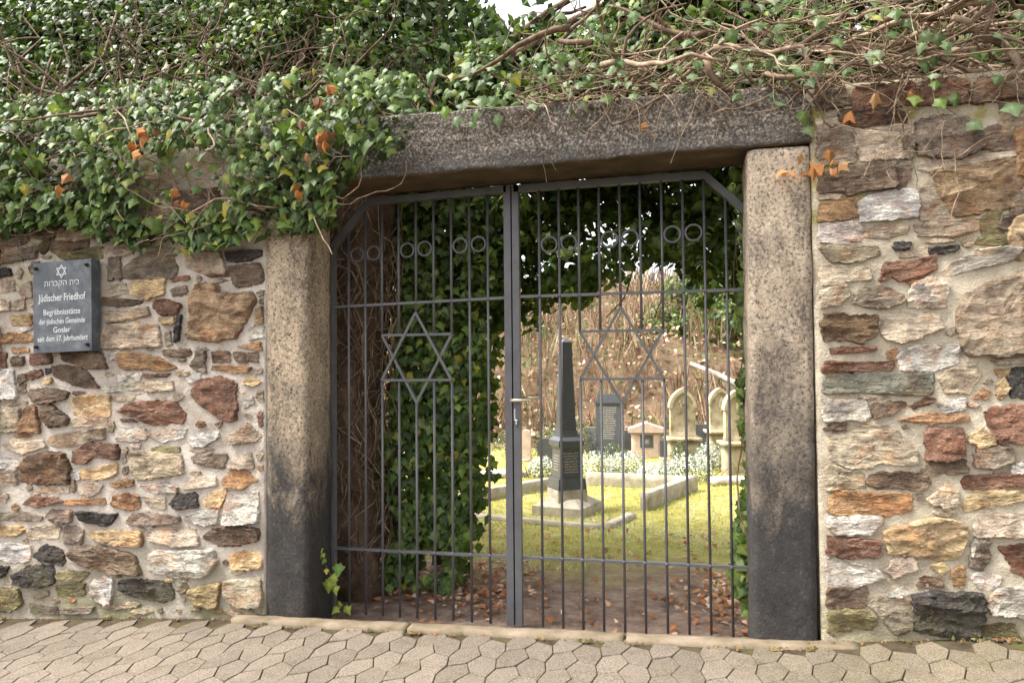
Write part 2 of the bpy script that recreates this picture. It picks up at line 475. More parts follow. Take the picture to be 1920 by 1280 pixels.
LEFT_STONES = """
c -3037,2167 -2924,2153 -2912,2096 -2990,2071 -3035,2083
g -2990,2062 -2867,2099 -2767,2099 -2783,2044 -2922,2031 -3012,2025
c -2891,2207 -2714,2217 -2702,2133 -2845,2121 -2901,2152
b -2669,2122 -2593,2184 -2453,2168 -2431,2094 -2548,2080 -2668,2090
m -2767,2099 -2691,2151 -2668,2113 -2733,2061
m -2668,2076 -2505,2068 -2335,2087 -2334,2026 -2591,2032
c -2324,2071 -2251,2104 -2105,2088 -2146,2041 -2282,2028
g -2182,1961 -2064,2019 -1871,2017 -1850,1962 -1860,1900 -2062,1899 -2176,1912
g -2282,2019 -2214,2025 -2192,1912 -2280,1906
g -2085,2083 -1861,2059 -1855,2026 -2064,2031
c -1790,2030 -1573,2012 -1544,1915 -1661,1911 -1780,1950
d -1535,2019 -1333,2023 -1328,1993 -1409,1971 -1525,1975
b -1515,1936 -1342,1947 -1314,1907 -1323,1856 -1466,1835 -1505,1888
r -1875,1892 -1780,1902 -1770,1884 -1869,1874
r -1651,1903 -1534,1908 -1539,1892 -1631,1891
t -2134,1874 -2011,1892 -1920,1885 -1929,1814 -2031,1786 -2134,1812
c -2280,1861 -2176,1867 -2154,1821 -2269,1807
g -1879,1830 -1789,1845 -1769,1801 -1859,1794
x -1744,1791 -1680,1850 -1573,1838 -1572,1790 -1380,1797 -1361,1745 -1418,1644 -1465,1568 -1581,1539 -1777,1564 -1739,1686
r -1975,1762 -1899,1769 -1818,1745 -1838,1702 -1929,1695 -1979,1727
b -2326,1795 -2072,1774 -2071,1756 -2185,1746 -2321,1759
k -2299,1717 -2164,1719 -2030,1733 -2020,1693 -2112,1677 -2288,1659
t -1949,1673 -1858,1673 -1863,1641 -1938,1642
d -1833,1671 -1806,1674 -1825,1556 -1852,1553
g -1913,1584 -1882,1593 -1872,1531 -1907,1523
c -2329,1592 -2267,1636 -2060,1640 -1968,1630 -1947,1523 -2162,1518 -2329,1520
t -1351,1694 -1313,1710 -1308,1641 -1360,1626
w -1398,1601 -1313,1616 -1313,1556 -1389,1549
o -1460,1507 -1332,1527 -1322,1488 -1408,1498
b -1917,1492 -1767,1494 -1757,1468 -1807,1456 -1917,1466
b -1615,1475 -1523,1482 -1513,1431 -1610,1427
b -1484,1473 -1350,1472 -1341,1425 -1465,1426
g -1757,1407 -1708,1476 -1664,1471 -1658,1372 -1717,1381
o -1609,1401 -1522,1405 -1388,1395 -1398,1370 -1493,1370 -1614,1384
o -2218,1474 -2161,1478 -1957,1453 -1846,1404 -1916,1387 -2202,1398
w -2302,1493 -2245,1510 -2203,1478 -2223,1447 -2275,1457
r -2802,1481 -2670,1484 -2664,1434 -2801,1426
b -2605,1483 -2328,1477 -2296,1403 -2412,1404 -2583,1442
b -2653,1402 -2540,1410 -2433,1386 -2347,1300 -2432,1296 -2647,1351
o -2941,1520 -2824,1518 -2824,1495 -2930,1492
o -3027,1600 -2904,1607 -2804,1592 -2814,1559 -3026,1554
b -2940,1464 -2857,1463 -2862,1417 -2940,1422
r -3070,1494 -2986,1483 -2984,1409 -3069,1410
r -2833,1371 -2735,1389 -2723,1361 -2811,1334
d -2707,1393 -2669,1393 -2674,1365 -2701,1365
t -2728,1338 -2663,1342 -2668,1310 -2722,1311
w -3068,1382 -2934,1390 -2903,1233 -3066,1228
b -2894,1353 -2844,1366 -2838,1325 -2888,1316
b -2888,1297 -2843,1302 -2837,1265 -2885,1261
b -2810,1270 -2689,1283 -2548,1260 -2559,1228 -2765,1201 -2804,1242
w -2222,1362 -2068,1366 -2078,1330 -2201,1322
r -2042,1361 -1886,1364 -1896,1347 -2027,1343
w -2310,1300 -2057,1321 -2057,1277 -2284,1264
c -2027,1317 -1870,1321 -1865,1277 -2026,1268
w -1776,1338 -1697,1363 -1692,1328 -1766,1307
c -1846,1382 -1766,1372 -1776,1351 -1841,1360
c -2247,1233 -2077,1251 -2128,1215 -2242,1213
t -1426,1327 -1369,1340 -1317,1314 -1359,1297 -1421,1306
w -1426,1208 -1378,1233 -1369,1199 -1421,1178
c -3078,1925 -2942,1911 -2925,1863 -3077,1849
c -2908,1872 -2814,1897 -2807,1823 -2873,1806
c -3076,1802 -2963,1799 -2956,1743 -3075,1746
c -2946,1794 -2862,1796 -2856,1750 -2939,1743
t -2950,1706 -2811,1712 -2805,1656 -2938,1654
d -3079,1990 -2966,1986 -2954,1948 -3078,1943
r -1740,1269 -1707,1319 -1579,1339 -1475,1303 -1481,1240 -1471,1159 -1490,1110 -1545,1110 -1627,1159 -1693,1196 -1736,1231
t -2514,1228 -2280,1240 -2268,1132 -2502,1131
r -2202,1150 -2115,1195 -1850,1202 -1785,1132 -1809,1096 -2008,1089 -2084,1121
o -2876,1039 -2832,1175 -2768,1175 -2737,1036
b -2716,1166 -2659,1180 -2545,1119 -2556,1081 -2669,1072 -2710,1108
c -2533,1095 -2477,1124 -2289,1120 -2299,1078 -2510,1069
k -2685,984 -2645,1013 -2476,1034 -2310,1050 -2304,998 -2376,988 -2531,957 -2633,956
c -2992,960 -2922,986 -2725,983 -2707,950 -2851,914 -2968,932
c -3067,1164 -2890,1165 -2882,1049 -3065,1028
w -2222,1036 -2190,1065 -2049,1052 -2028,1011 -2103,987 -2222,999
w -2017,1029 -1901,1058 -1785,1055 -1796,1014 -1932,989
w -1754,1005 -1692,1033 -1589,1039 -1579,1016 -1661,970 -1743,973
k -1518,1026 -1428,1063 -1408,1090 -1328,1028 -1348,1005 -1498,986
r -1348,1135 -1314,1153 -1304,1091 -1328,1073
y -2873,827 -2850,876 -2690,917 -2576,909 -2541,834 -2534,754 -2721,737 -2860,751
r -2508,920 -2409,964 -2353,960 -2221,962 -2215,887 -2363,903 -2418,870 -2508,868
t -2451,817 -2330,838 -2231,859 -2225,803 -2307,778 -2451,779
w -2535,806 -2468,812 -2467,770 -2529,768
k -2129,917 -2006,923 -1963,920 -1810,913 -1799,822 -1867,807 -2079,784 -2112,815
g -1748,905 -1691,920 -1538,922 -1548,855 -1712,869
c -1488,901 -1387,929 -1367,858 -1507,855
o -1543,792 -1507,829 -1427,835 -1342,792 -1447,750 -1537,761
w -3062,882 -2920,874 -2885,846 -2908,817 -3061,823
c -3061,804 -2896,798 -2901,730 -3059,717
c -2721,711 -2551,720 -2545,692 -2721,689
c -2473,732 -2373,758 -2317,736 -2372,678 -2461,694
o -2263,747 -2187,772 -2117,773 -2116,741 -2219,729
w -2068,742 -1898,756 -1825,740 -1835,716 -1961,708
c -1794,749 -1711,797 -1598,799 -1598,755 -1783,736
r -2846,617 -2801,656 -2629,657 -2584,639 -2742,606
o -2550,647 -2306,662 -2300,634 -2550,624
o -2251,635 -2218,678 -2154,694 -2078,678 -2078,622 -2153,609
c -2046,678 -1908,673 -1913,618 -2014,633
d -1877,647 -1835,694 -1721,704 -1705,639 -1835,628
t -1669,671 -1608,718 -1532,729 -1557,648 -1649,636
w -1522,712 -1457,723 -1347,717 -1347,575 -1446,563 -1531,564
g -3056,552 -2869,568 -2719,549 -2741,525 -3056,523
g -2690,555 -2651,585 -2527,580 -2515,533 -2604,515
d -2471,581 -2371,585 -2283,574 -2217,581 -2239,543 -2282,518 -2437,540
g -2152,546 -2109,584 -2024,592 -1834,576 -1824,553 -1949,535 -2130,528
w -1798,577 -1690,608 -1577,620 -1587,557 -1658,541
t -3055,475 -2868,487 -2838,464 -2902,433 -3054,426
c -2815,465 -2741,491 -2593,488 -2615,435 -2797,423
g -2565,484 -2492,501 -2442,479 -2446,414 -2564,409
t -2414,471 -2304,480 -2066,485 -2049,417 -2216,414 -2369,435
c -2018,487 -1960,507 -1730,516 -1699,441 -1812,427 -2002,451
b -1673,473 -1607,521 -1486,534 -1346,526 -1332,478 -1446,447 -1556,438
w -3053,359 -2936,383 -2796,370 -2807,294 -2934,283 -3052,311
d -2755,324 -2705,379 -2602,369 -2562,301 -2590,285 -2704,298
b -2529,354 -2479,384 -2325,391 -2194,369 -2107,354 -2053,265 -2149,261 -2411,284 -2501,318
w -2011,359 -1938,390 -1791,392 -1617,404 -1586,343 -1657,272 -1874,257 -2011,286
t -1505,373 -1445,403 -1326,399 -1321,329 -1485,317
d -3051,243 -2945,249 -2979,199 -3050,191
d -2892,213 -2795,256 -2635,264 -2634,179 -2736,155 -2874,166
m -2612,228 -2522,251 -2400,243 -2455,198 -2589,201
m -2611,162 -2432,181 -2432,125 -2599,111
w -2372,193 -2301,225 -2235,210 -2256,89 -2343,93 -2382,137
d -2197,203 -2106,217 -1873,216 -1857,140 -1914,118 -2127,143 -2192,166
t -1749,182 -1636,215 -1565,228 -1585,111 -1707,108
c -1535,239 -1336,267 -1321,127 -1444,120 -1525,168
m -3049,119 -2873,119 -2849,44 -2929,1 -3046,3
g -2791,48 -2620,39 -2597,3 -2779,1
g -2575,37 -2365,55 -2386,26 -2564,10
c -2781,96 -2678,125 -2667,107 -2757,78
m -1995,947 -1942,961 -1826,958 -1832,935 -1984,933
w -2129,968 -2065,973 -2070,950 -2124,949
r -2201,1111 -2114,1109 -2093,1096 -2190,1096
"""
RIGHT_STONES = """
k 1521,1027 1551,1071 1806,1083 1827,1050 1886,997 1883,943 1824,935 1737,947 1692,918 1604,919 1537,951
r 1931,1075 1942,1094 2063,1095 2075,1070 2071,986 2013,962 1932,968
c 1498,2506 1590,2516 1599,2463 1540,2439 1497,2439
b 1611,2531 1754,2536 1872,2503 1871,2461 1752,2454 1668,2463 1605,2491
g 1496,2425 1588,2446 1646,2430 1661,2383 1659,2303 1547,2294 1499,2291
c 1672,2423 1730,2432 1849,2412 1867,2393 1855,2307 1769,2307 1696,2306 1666,2372
g 1872,2393 1910,2387 1906,2303 1863,2306
c 1736,2445 1824,2452 1907,2450 1903,2402 1813,2424
g 1922,2454 2009,2469 2124,2454 2176,2378 2180,2322 2094,2287 2009,2296 1934,2312 1915,2376
g 2192,2404 2236,2418 2372,2407 2369,2308 2233,2310 2189,2322
b 1504,2253 1605,2273 1669,2280 1769,2284 1820,2269 1826,2173 1724,2168 1629,2151 1603,2169 1507,2169
b 1835,2249 1891,2242 1885,2197 1864,2165 1833,2167
g 1841,2285 1898,2287 1897,2250 1845,2254
c 1943,2283 2054,2281 2154,2291 2369,2297 2368,2278 2153,2258 2073,2249 1983,2239 1927,2251
x 1978,2231 2073,2241 2202,2252 2368,2270 2362,2066 2255,2053 2117,2033 2068,2030 2015,2122
c 1930,2161 1971,2186 2005,2125 2058,2031 2037,2018 1937,2015 1923,2083
o 1481,2061 1506,2112 1576,2131 1668,2126 1669,2051 1595,2041 1504,2043
c 1507,2152 1555,2160 1603,2148 1586,2133 1506,2136
w 1676,2114 1724,2139 1796,2146 1874,2161 1919,2128 1914,2038 1794,2031 1690,2028 1675,2068
w 1482,1987 1498,2014 1653,2018 1684,1994 1672,1943 1582,1935 1486,1946
k 1689,2005 1752,2007 1875,1998 1869,1968 1792,1949 1698,1956
k 1911,1994 1997,2012 2156,2012 2158,1970 2076,1947 1920,1954
m 2161,2009 2226,2044 2255,2037 2234,1983 2267,1948 2179,1939
b 2229,1975 2274,2019 2362,2053 2357,1895 2291,1945
d 1817,1920 1883,1922 1883,1889 1821,1891
c 1872,1886 1951,1900 1953,1858 1841,1860
m 2169,1931 2301,1935 2309,1908 2241,1890 2154,1904
g 2280,1893 2357,1890 2356,1849 2289,1866
k 1475,1905 1557,1923 1743,1907 1755,1871 1656,1847 1555,1854
d 1960,1894 2071,1899 2077,1875 1963,1866
w 2005,1784 2050,1824 2158,1872 2288,1880 2315,1862 2280,1822 2137,1793 2024,1769
r 1756,1761 1781,1831 1910,1836 1981,1855 1983,1798 1935,1772 1844,1754 1799,1780 1772,1756
c 1497,1795 1514,1830 1708,1812 1707,1766 1513,1747
o 1857,1750 1928,1762 1921,1743 1876,1735
w 1875,1696 1895,1735 1966,1753 2029,1723 2014,1636 1957,1631 1880,1640
g 1645,1689 1673,1713 1765,1725 1849,1683 1841,1655 1763,1636 1684,1645 1648,1660
c 1475,1716 1607,1741 1619,1690 1578,1655 1476,1640
k 2063,1593 2103,1676 2198,1735 2355,1784 2345,1423 2214,1412 2102,1419 2073,1482
y 1488,1563 1523,1606 1584,1615 1617,1600 1729,1597 1734,1516 1667,1481 1608,1496 1487,1491
c 1757,1515 1765,1586 1930,1603 1981,1588 2005,1539 1941,1512 1844,1482 1792,1493
r 1547,1454 1614,1464 1726,1459 1726,1445 1550,1429
o 1775,1444 1814,1444 1809,1405 1777,1409
w 1823,1415 1888,1457 2066,1454 2058,1385 1949,1351 1841,1359
r 1488,1369 1525,1394 1731,1388 1799,1391 1792,1359 1677,1349 1491,1347
s 1493,1326 1544,1338 1808,1336 1962,1340 1956,1250 1832,1250 1675,1261 1509,1254
k 1993,1309 2025,1350 2132,1356 2143,1322 2098,1257 2010,1260
o 2122,1232 2154,1274 2191,1260 2172,1226
t 2210,1287 2241,1308 2259,1273 2227,1226 2209,1239
d 2263,1328 2279,1355 2343,1355 2340,1239 2267,1239
t 2212,1352 2261,1355 2248,1328 2211,1328
w 1481,1196 1495,1218 1674,1218 1700,1176 1686,1133 1486,1132
b 1700,1197 1727,1211 1831,1211 1843,1197 1804,1169 1725,1148
b 1869,1197 1927,1229 1965,1225 1959,1211 1881,1183
w 1977,1205 2079,1225 2084,1184 1995,1163
o 1819,1131 1893,1152 1983,1159 2095,1153 2095,1129 1982,1125 1944,1121 1867,1127
r 2164,1164 2195,1184 2338,1199 2334,1050 2216,1038 2174,1102
b 1502,1096 1539,1111 1599,1115 1592,1090 1512,1086
t 2102,1067 2150,1095 2192,1061 2191,1034 2135,1016 2105,1040
g 2122,987 2139,1012 2255,1014 2260,960 2182,927 2121,936
b 1909,910 1940,949 2079,957 2084,910 2018,901 1925,896
k 1485,908 1542,923 1570,916 1667,893 1659,838 1512,819
b 1680,853 1701,883 1750,898 1845,897 1885,897 1938,863 1910,830 1816,834 1727,832
r 2067,870 2084,888 2331,903 2330,855 2167,844 2076,841
o 1485,721 1532,797 1568,809 1856,803 1862,784 1854,733 1745,711 1607,710
c 1923,786 1990,839 2004,865 2049,812 2041,768 1988,759 1936,776
t 2068,769 2088,806 2134,836 2329,841 2328,798 2178,765 2080,744
c 2111,699 2144,721 2326,735 2324,643 2110,641
w 1491,669 1523,692 1731,703 1738,678 1695,632 1550,626
r 1489,586 1514,602 1722,593 1724,538 1700,525 1561,519 1484,534
t 1754,642 1826,666 1920,695 2013,702 2072,676 2070,632 2048,545 1982,531 1876,537 1768,547 1756,612
w 2089,597 2116,627 2148,628 2122,606 2094,555
g 2087,533 2122,609 2161,606 2158,522 2125,492 2093,504
r 2205,581 2323,607 2318,452 2247,491 2236,533
w 1490,467 1519,506 1561,500 1658,483 1705,471 1739,439 1649,402 1579,390 1474,392
c 1753,473 1781,518 1863,529 1868,479 1780,442
t 1929,496 1975,513 2008,486 1974,463
o 2014,479 2054,503 2072,460 2058,417 2019,422
b 1880,421 1894,448 1967,448 1976,412 1879,400
w 2092,447 2125,485 2202,460 2188,424 2136,410
b 1487,348 1530,377 1662,380 1660,307 1556,297 1501,304
m 1486,267 1563,286 1653,284 1700,258 1685,206 1617,209 1526,166 1491,185
g 1678,315 1736,341 1824,347 1850,304 1849,239 1814,204 1774,205 1714,274
d 1858,362 1912,380 2122,385 2134,328 2117,207 2000,199 1855,217 1870,291
w 2154,358 2200,407 2317,417 2314,297 2236,306 2165,309
m 2131,243 2196,262 2247,258 2265,217 2226,204 2137,215
w 1757,360 1812,392 1832,368 1777,347
w 2260,939 2333,955 2331,912 2265,910
"""
# ------------------------------------------------------------------ ground, hill, pavement
WALL_Y = -0.30
_zp = [(-9, -0.42), (-4.5, -0.15), (-3.0, -0.044), (-2.1, 0.02), (-1.45, 0.055), (-0.9, 0.068), (0, 0.09), (1.2, 0.118), (1.5, 0.135), (1.83, 0.178), (2.29, 0.215), (5, 0.40), (9, 0.6)]
_zx = [a for a, b in _zp]
_zv = [b for a, b in _zp]

def zpave(x, y=-0.4):
    s = float(np.interp([x - 0.25, x, x + 0.25], _zx, _zv).mean())
    return s + 0.012 * (y + 0.4)

def zground(x, y):
    """the burial ground: level, then a bank behind the graves"""
    t = max(0.0, y - 8.6)
    z = 0.0
    if t > 0:
        z += 4.6 * (1 - math.exp(-t / 6.0)) * min(1.0, t / 2.0) + 0.25 * fbm((x, y, 0), 0.5)
    z += 0.02 * fbm((x, y, 3), 1.1) + (0.012 * fbm((x, y, 9), 4.0) if y < 3 else 0)
    z += 0.02 * max(0.0, min(1.0, (x + 0.2)))          # the ground rises a little to the right, as the street does
    return z

def sheet(name, xs, ys, zf, mat, kind='structure'):
    V = [(x, y, zf(x, y)) for y in ys for x in xs]
    n = len(xs)
    F = [(j * n + i, j * n + i + 1, (j + 1) * n + i + 1, (j + 1) * n + i) for j in range(len(ys) - 1) for i in range(n - 1)]
    o = build(name, V, F, mat, None, True, center=False)
    return tag(o, kind=kind)

xs = sorted(set([-200, -120, -60, -30, -18, -12, -8, -6] + [round(v, 3) for v in np.arange(-4.5, 5.01, 0.125)] + [6, 8, 12, 18, 30, 60, 120, 200]))
ys = [-0.29, -0.2, -0.1] + [round(v, 3) for v in np.arange(0, 5, 0.125)] + [round(v, 3) for v in np.arange(5, 26, 0.4)] + [30, 40, 60, 100, 200, 300]
sheet('burial_ground', xs, ys, lambda x, y: zground(x, y) - 0.012, MAT['ground'])

# pavement: a bed of dirt with interlocking six-sided pavers on it
bx = [round(v, 3) for v in np.arange(-8.5, 8.6, 0.25)]
pavement = sheet('pavement', [-60, -20] + bx + [20, 60], [-60, -12, -6, -3, -2, -1.2, -0.9, -0.6, -0.44, -0.28],
                 lambda x, y: zpave(x, y) - 0.009, MAT['joint'])
HEXA = [(-.075, .02), (-.035, .115), (.045, .075), (.065, -.02), (.045, -.115), (-.035, -.075)]
HEXB = [(-.065, -.02), (-.045, .075), (.035, .115), (.075, .02), (.035, -.075), (-.045, -.115)]

def paver_vf(hexa, seed):
    rr = random.Random(seed)
    def ring(inset, z):
        out = []
        for (x, y) in hexa:
            d = math.hypot(x, y)
            f = 1 - inset / d
            out.append((x * f, y * f, z))
        return out
    j = [rr.uniform(-.0015, .0015) for _ in range(12)]
    # corners a little worn: split each corner in two
    def worn(r, a):
        n = len(r); o = []
        for i in range(n):
            p, q, s = Vector(r[i - 1]), Vector(r[i]), Vector(r[(i + 1) % n])
            o.append(tuple(q.lerp(p, a))); o.append(tuple(q.lerp(s, a)))
        return o
    r0, r1, r2 = worn(ring(.0022, -.03), .05), worn(ring(.0026, -.003), .06), worn(ring(.005, 0), .06)
    V = r0 + r1 + [(x, y, z + j[i] * .4) for i, (x, y, z) in enumerate(r2)] + [(0, 0, rr.uniform(-.001, .0015))]
    n = 12
    F = []
    for a in range(2):
        for i in range(n):
            F.append((a * n + i, a * n + (i + 1) % n, (a + 1) * n + (i + 1) % n, (a + 1) * n + i))
    for i in range(n):
        F.append((2 * n + i, 2 * n + (i + 1) % n, 3 * n))
    # winding: hexagon lists run clockwise seen from above
    return V, [tuple(reversed(f)) for f in F]

PAV = [[mesh_of('paver', *paver_vf(h, s), MAT['paver']) for s in range(4)] for h in (HEXA, HEXB)]
spots = []
for i in range(-44, 45):
    for j in range(-24, 4):
        for t, (ox, oy) in enumerate(((0.233, -0.549), (0.343, -0.644))):
            x, y = ox + 0.22 * i, oy + 0.19 * j + 0.0075 * i * 0
            spots.append((x, y, t))
rest_V, rest_F = [], []
near = []
for (x, y, t) in spots:
    front = -0.40 if -1.47 < x < 1.63 else -0.345
    if y > front - 0.045: continue
    if -3.35 < x < 2.75 and y > -1.0 - 0.28 * max(0, -x - 1.2) * 0: near.append((x, y, t))
    elif abs(x) < 8 and y > -5: 
        v, f = paver_vf((HEXA, HEXB)[t], random.randrange(99))
        n = len(rest_V)
        zz = zpave(x, y)
        rest_V += [(a + x, b + y, zpave(a + x, b + y) + c) for a, b, c in v]
        rest_F += [tuple(q + n for q in w) for w in f]
near.sort(key=lambda s: (s[0] - CAM.x) ** 2 + (s[1] - CAM.y) ** 2 if s[1] > -0.95 else 1e3)
for k, (x, y, t) in enumerate(near):
    if k < 296:
        sl = (zpave(x + .08, y) - zpave(x - .08, y)) / .16
        o = put('paver', PAV[t][random.randrange(4)], pavement, (x, y, zpave(x, y) + random.uniform(-.002, .002)),
                (random.gauss(0.01, .008), -math.atan(sl) + random.gauss(0, .008), random.gauss(0, .012)))
    else:
        v, f = paver_vf((HEXA, HEXB)[t], random.randrange(99))
        n = len(rest_V)
        rest_V += [(a + x, b + y, zpave(a + x, b + y) + c) for a, b, c in v]
        rest_F += [tuple(q + n for q in w) for w in f]
if rest_V:
    tag(build('paving', rest_V, rest_F, MAT['paver'], pavement, center=False), kind='stuff')

# edge pieces: cut half pavers along the wall foot and along the kerb
def cut_row(x0, x1, y, w):
    x = x0
    while x < x1:
        ww = random.uniform(.17, .24)
        a, b = x + .005, min(x + ww, x1) - .005
        V, F = rough_block(a, b, y - w, y, -.03, 0, .05, .006, .002, 9, lambda p: (p[0] + (p[1] - y) * .35 * (1 if int(x * 9) % 2 else -1), p[1], p[2] + zpave(p[0], p[1])), x)
        build('cut_paver', V, F, MAT['paver'], pavement, True)
        x += ww

# threshold kerb of three long stones in front of the gate
kerb = empty('threshold_kerb', (0, -0.37, 0.05))
tag(kerb, kind='structure')
def kerb_warp(p):
    zt = float(np.interp(p[0], [-1.5, -.9, 1.2, 1.7], [.083, .09, .137, .158]))
    return (p[0], p[1] + 0.02 * (p[0] < -9), p[2] + zt)
for a, b in ((-1.45, -0.478), (-0.470, 0.598), (0.606, 1.62)):
    V, F = rough_block(a, b, -0.385, -0.297, -0.14, -0.004, .03, .006, .005, 9, kerb_warp, a)
    build('kerb_stone', V, F, MAT['kerb'], kerb, True)

# ------------------------------------------------------------------ walls of field stone
PALETTE = {'w': (.86, .82, .76), 'c': (.68, .59, .48), 'k': (.53, .45, .35), 't': (.68, .52, .32), 'o': (.5, .31, .175),
           'r': (.28, .16, .115), 'b': (.24, .18, .135), 'g': (.34, .285, .235), 'd': (.075, .07, .07), 's': (.32, .325, .275),
           'm': (.27, .24, .13), 'x': (.56, .4, .26), 'y': (.22, .14, .085)}
STEP = {'w': .9, 'c': .6, 'k': .8, 't': 1.0, 'o': 1.1, 'r': 1.2, 'b': 1.4, 'g': 1.2, 'd': 1.5, 's': .9, 'm': .7, 'x': 1.2, 'y': 1.4}

def smooth_poly(poly, n):
    """corner-cut and resample a polygon (x, z)"""
    P = [Vector(p) for p in poly]
    for _ in range(1):
        Q = []
        for i in range(len(P)):
            a, b = P[i], P[(i + 1) % len(P)]
            Q += [a.lerp(b, .07), a.lerp(b, .93)]
        P = Q
    L = [(P[(i + 1) % len(P)] - P[i]).length for i in range(len(P))]
    tot = sum(L)
    out, i, acc = [], 0, 0.0
    for k in range(n):
        d = tot * k / n
        while acc + L[i] < d:
            acc += L[i]; i += 1
        out.append(P[i].lerp(P[(i + 1) % len(P)], (d - acc) / max(L[i], 1e-9)))
    return out

def stone(poly, code, parent, seed, grow=.015):
    """one field stone: ragged outline, sides going back into the mortar, split uneven face"""
    rr = random.Random(seed)
    area = 0
    for i in range(len(poly)):
        a, b = poly[i], poly[(i + 1) % len(poly)]
        area += a[0] * b[1] - b[0] * a[1]
    if area < 0: poly = poly[::-1]
    area = abs(area) / 2
    xs_ = [p[0] for p in poly]; zs_ = [p[1] for p in poly]
    size = math.sqrt(area)
    n = 26 if size < .12 else 36
    n = 52 if size < .12 else 72
    mx_, mz_ = sum(xs_) / len(xs_), sum(zs_) / len(zs_)
    gx, gz = 1 + min(.16, grow / max(.02, (max(xs_) - min(xs_)) / 2)), 1 + min(.3, grow * .9 / max(.015, (max(zs_) - min(zs_)) / 2))
    poly = [(mx_ + (a - mx_) * gx, mz_ + (b - mz_) * gz) for a, b in poly]
    poly = [((max(a, 1.5) if a > 0 else min(a, -1.306)), b) for a, b in poly]
    ol = smooth_poly(poly, n)
    cx, cz = sum(p.x for p in ol) / n, sum(p.y for p in ol) / n
    hh = (max(zs_) - min(zs_))
    prot = min(.028, .007 + .085 * hh) * rr.uniform(.35, 1.45) * (.7 + .3 * STEP[code])
    tilt_x, tilt_z = rr.gauss(0, .05), rr.gauss(0, .1)
    amp = (.006 + .035 * min(size, .3)) * STEP[code] * .6
    rings = ((1.02, .05), (1.0, .004), (.985, -.6), (.95, -.92), (.86, -1.0), (.7, -1.0), (.53, -1.0), (.35, -1.0), (.17, -1.0))
    V, F = [], []
    so = seed * 3.17
    cnt = [n, n, n, n, n // 2, n // 2, n // 4, n // 4, n // 4]
    start = []
    for ri, (sc_, dep) in enumerate(rings):
        start.append(len(V))
        st_ = n // cnt[ri]
        for k in range(cnt[ri]):
            p = ol[k * st_]
            if ri > 4: sc_ = rings[ri][0] * (1 + rr.uniform(-.09, .09))
            rk = .0075 / max(.02, math.hypot(p.x - cx, p.y - cz)) * (.7 + .5 * STEP[code])
            jag = 1 + rk * (1.0 * noise.noise(Vector((p.x * 30, p.y * 30, so))) + .9 * noise.noise(Vector((p.x * 75, p.y * 75, so))) + .5 * noise.noise(Vector((p.x * 160, p.y * 160, so)))) * (1 if ri < 4 else (.5 if ri < 5 else 0))
            x = cx + (p.x - cx) * sc_ * jag
            z = cz + (p.y - cz) * sc_ * jag
            if dep > 0: y = WALL_Y + dep
            else:
                y = WALL_Y + dep * prot + (x - cx) * tilt_x + (z - cz) * tilt_z
                q = Vector((x * 9, so, z * 26))
                y -= amp * (noise.fractal(q, .8, 2.2, 4) if ri > 3 else .6 * noise.noise(q))
                y -= .35 * amp * noise.fractal(Vector((x * 45, so + 3, z * 75)), .8, 2.0, 3)
                # step in the split face
                y -= amp * .8 * (1 if noise.noise(Vector((x * 7 + so, 1.7, z * 17))) > .12 else 0) * (1 if ri > 2 else 0)
                y = min(y, WALL_Y + (.004 if ri < 2 else (-.002 if ri < 3 else -.006)))
            V.append((x, y, z))
    V.append((cx, WALL_Y - prot * 1.0 - amp * noise.fractal(Vector((cx * 9, so, cz * 26)), .8, 2.2, 4), cz))
    for ri in range(len(rings) - 1):
        a_, b_, m = start[ri], start[ri + 1], cnt[ri + 1]
        if cnt[ri] == m:
            for k in range(m):
                k2 = (k + 1) % m
                if rr.random() < .5: F += [(a_ + k, a_ + k2, b_ + k2), (a_ + k, b_ + k2, b_ + k)]
                else: F += [(a_ + k, a_ + k2, b_ + k), (a_ + k2, b_ + k2, b_ + k)]
        else:
            for k in range(m):
                k2 = (k + 1) % m
                o0, o1, o2 = a_ + 2 * k, a_ + 2 * k + 1, a_ + (2 * k + 2) % cnt[ri]
                F += [(o0, o1, b_ + k), (o1, b_ + k2, b_ + k), (o1, o2, b_ + k2)]
    for k in range(cnt[-1]):
        F.append((start[-1] + k, start[-1] + (k + 1) % cnt[-1], len(V) - 1))
    base = PALETTE[code]
    v = rr.uniform(.8, 1.2)
    c = tuple(min(.8, max(.02, b * v * rr.uniform(.975, 1.025))) for b in base)
    build('stone', V, F, MAT['stone'], parent, False, c)

def parse(txt):
    out = []
    for ln in txt.strip().split('\n'):
        t = ln.split()
        out.append((t[0], [tuple(float(v) / 1000 for v in q.split(',')) for q in t[1:]]))
    return out

def random_courses(x0, x1, z0f, z1, hmin, hmax, wmin, wmax, limit, codes='wckkttorbbggds'):
    out = []
    z = z0f((x0 + x1) / 2) + .02
    while z < z1 - .04:
        h = random.uniform(hmin, hmax)
        x = x0 + random.uniform(-.1, .02)
        while x < x1 - .05:
            w = random.uniform(wmin, wmax)
            zz = z + random.uniform(-.02, .02)
            a, b = x + .012, min(x + w, x1) - .012
            if b - a < .05: break
            j = lambda s: random.uniform(-s, s)
            out.append((random.choice(codes), [(a + j(.015), zz + j(.012)), ((a + b) / 2, zz - .006 + j(.01)), (b + j(.015), zz + j(.012)), (b + j(.012), zz + h * .55), (b - .01 + j(.02), zz + h - .018),
                                               ((a + b) / 2 + j(.03), zz + h - .012 + j(.012)), (a + .01 + j(.02), zz + h - .018), (a - .004 + j(.01), zz + h * .45)]))
            x += w
        z += h
    if len(out) > limit: out = out[:limit]
    return out

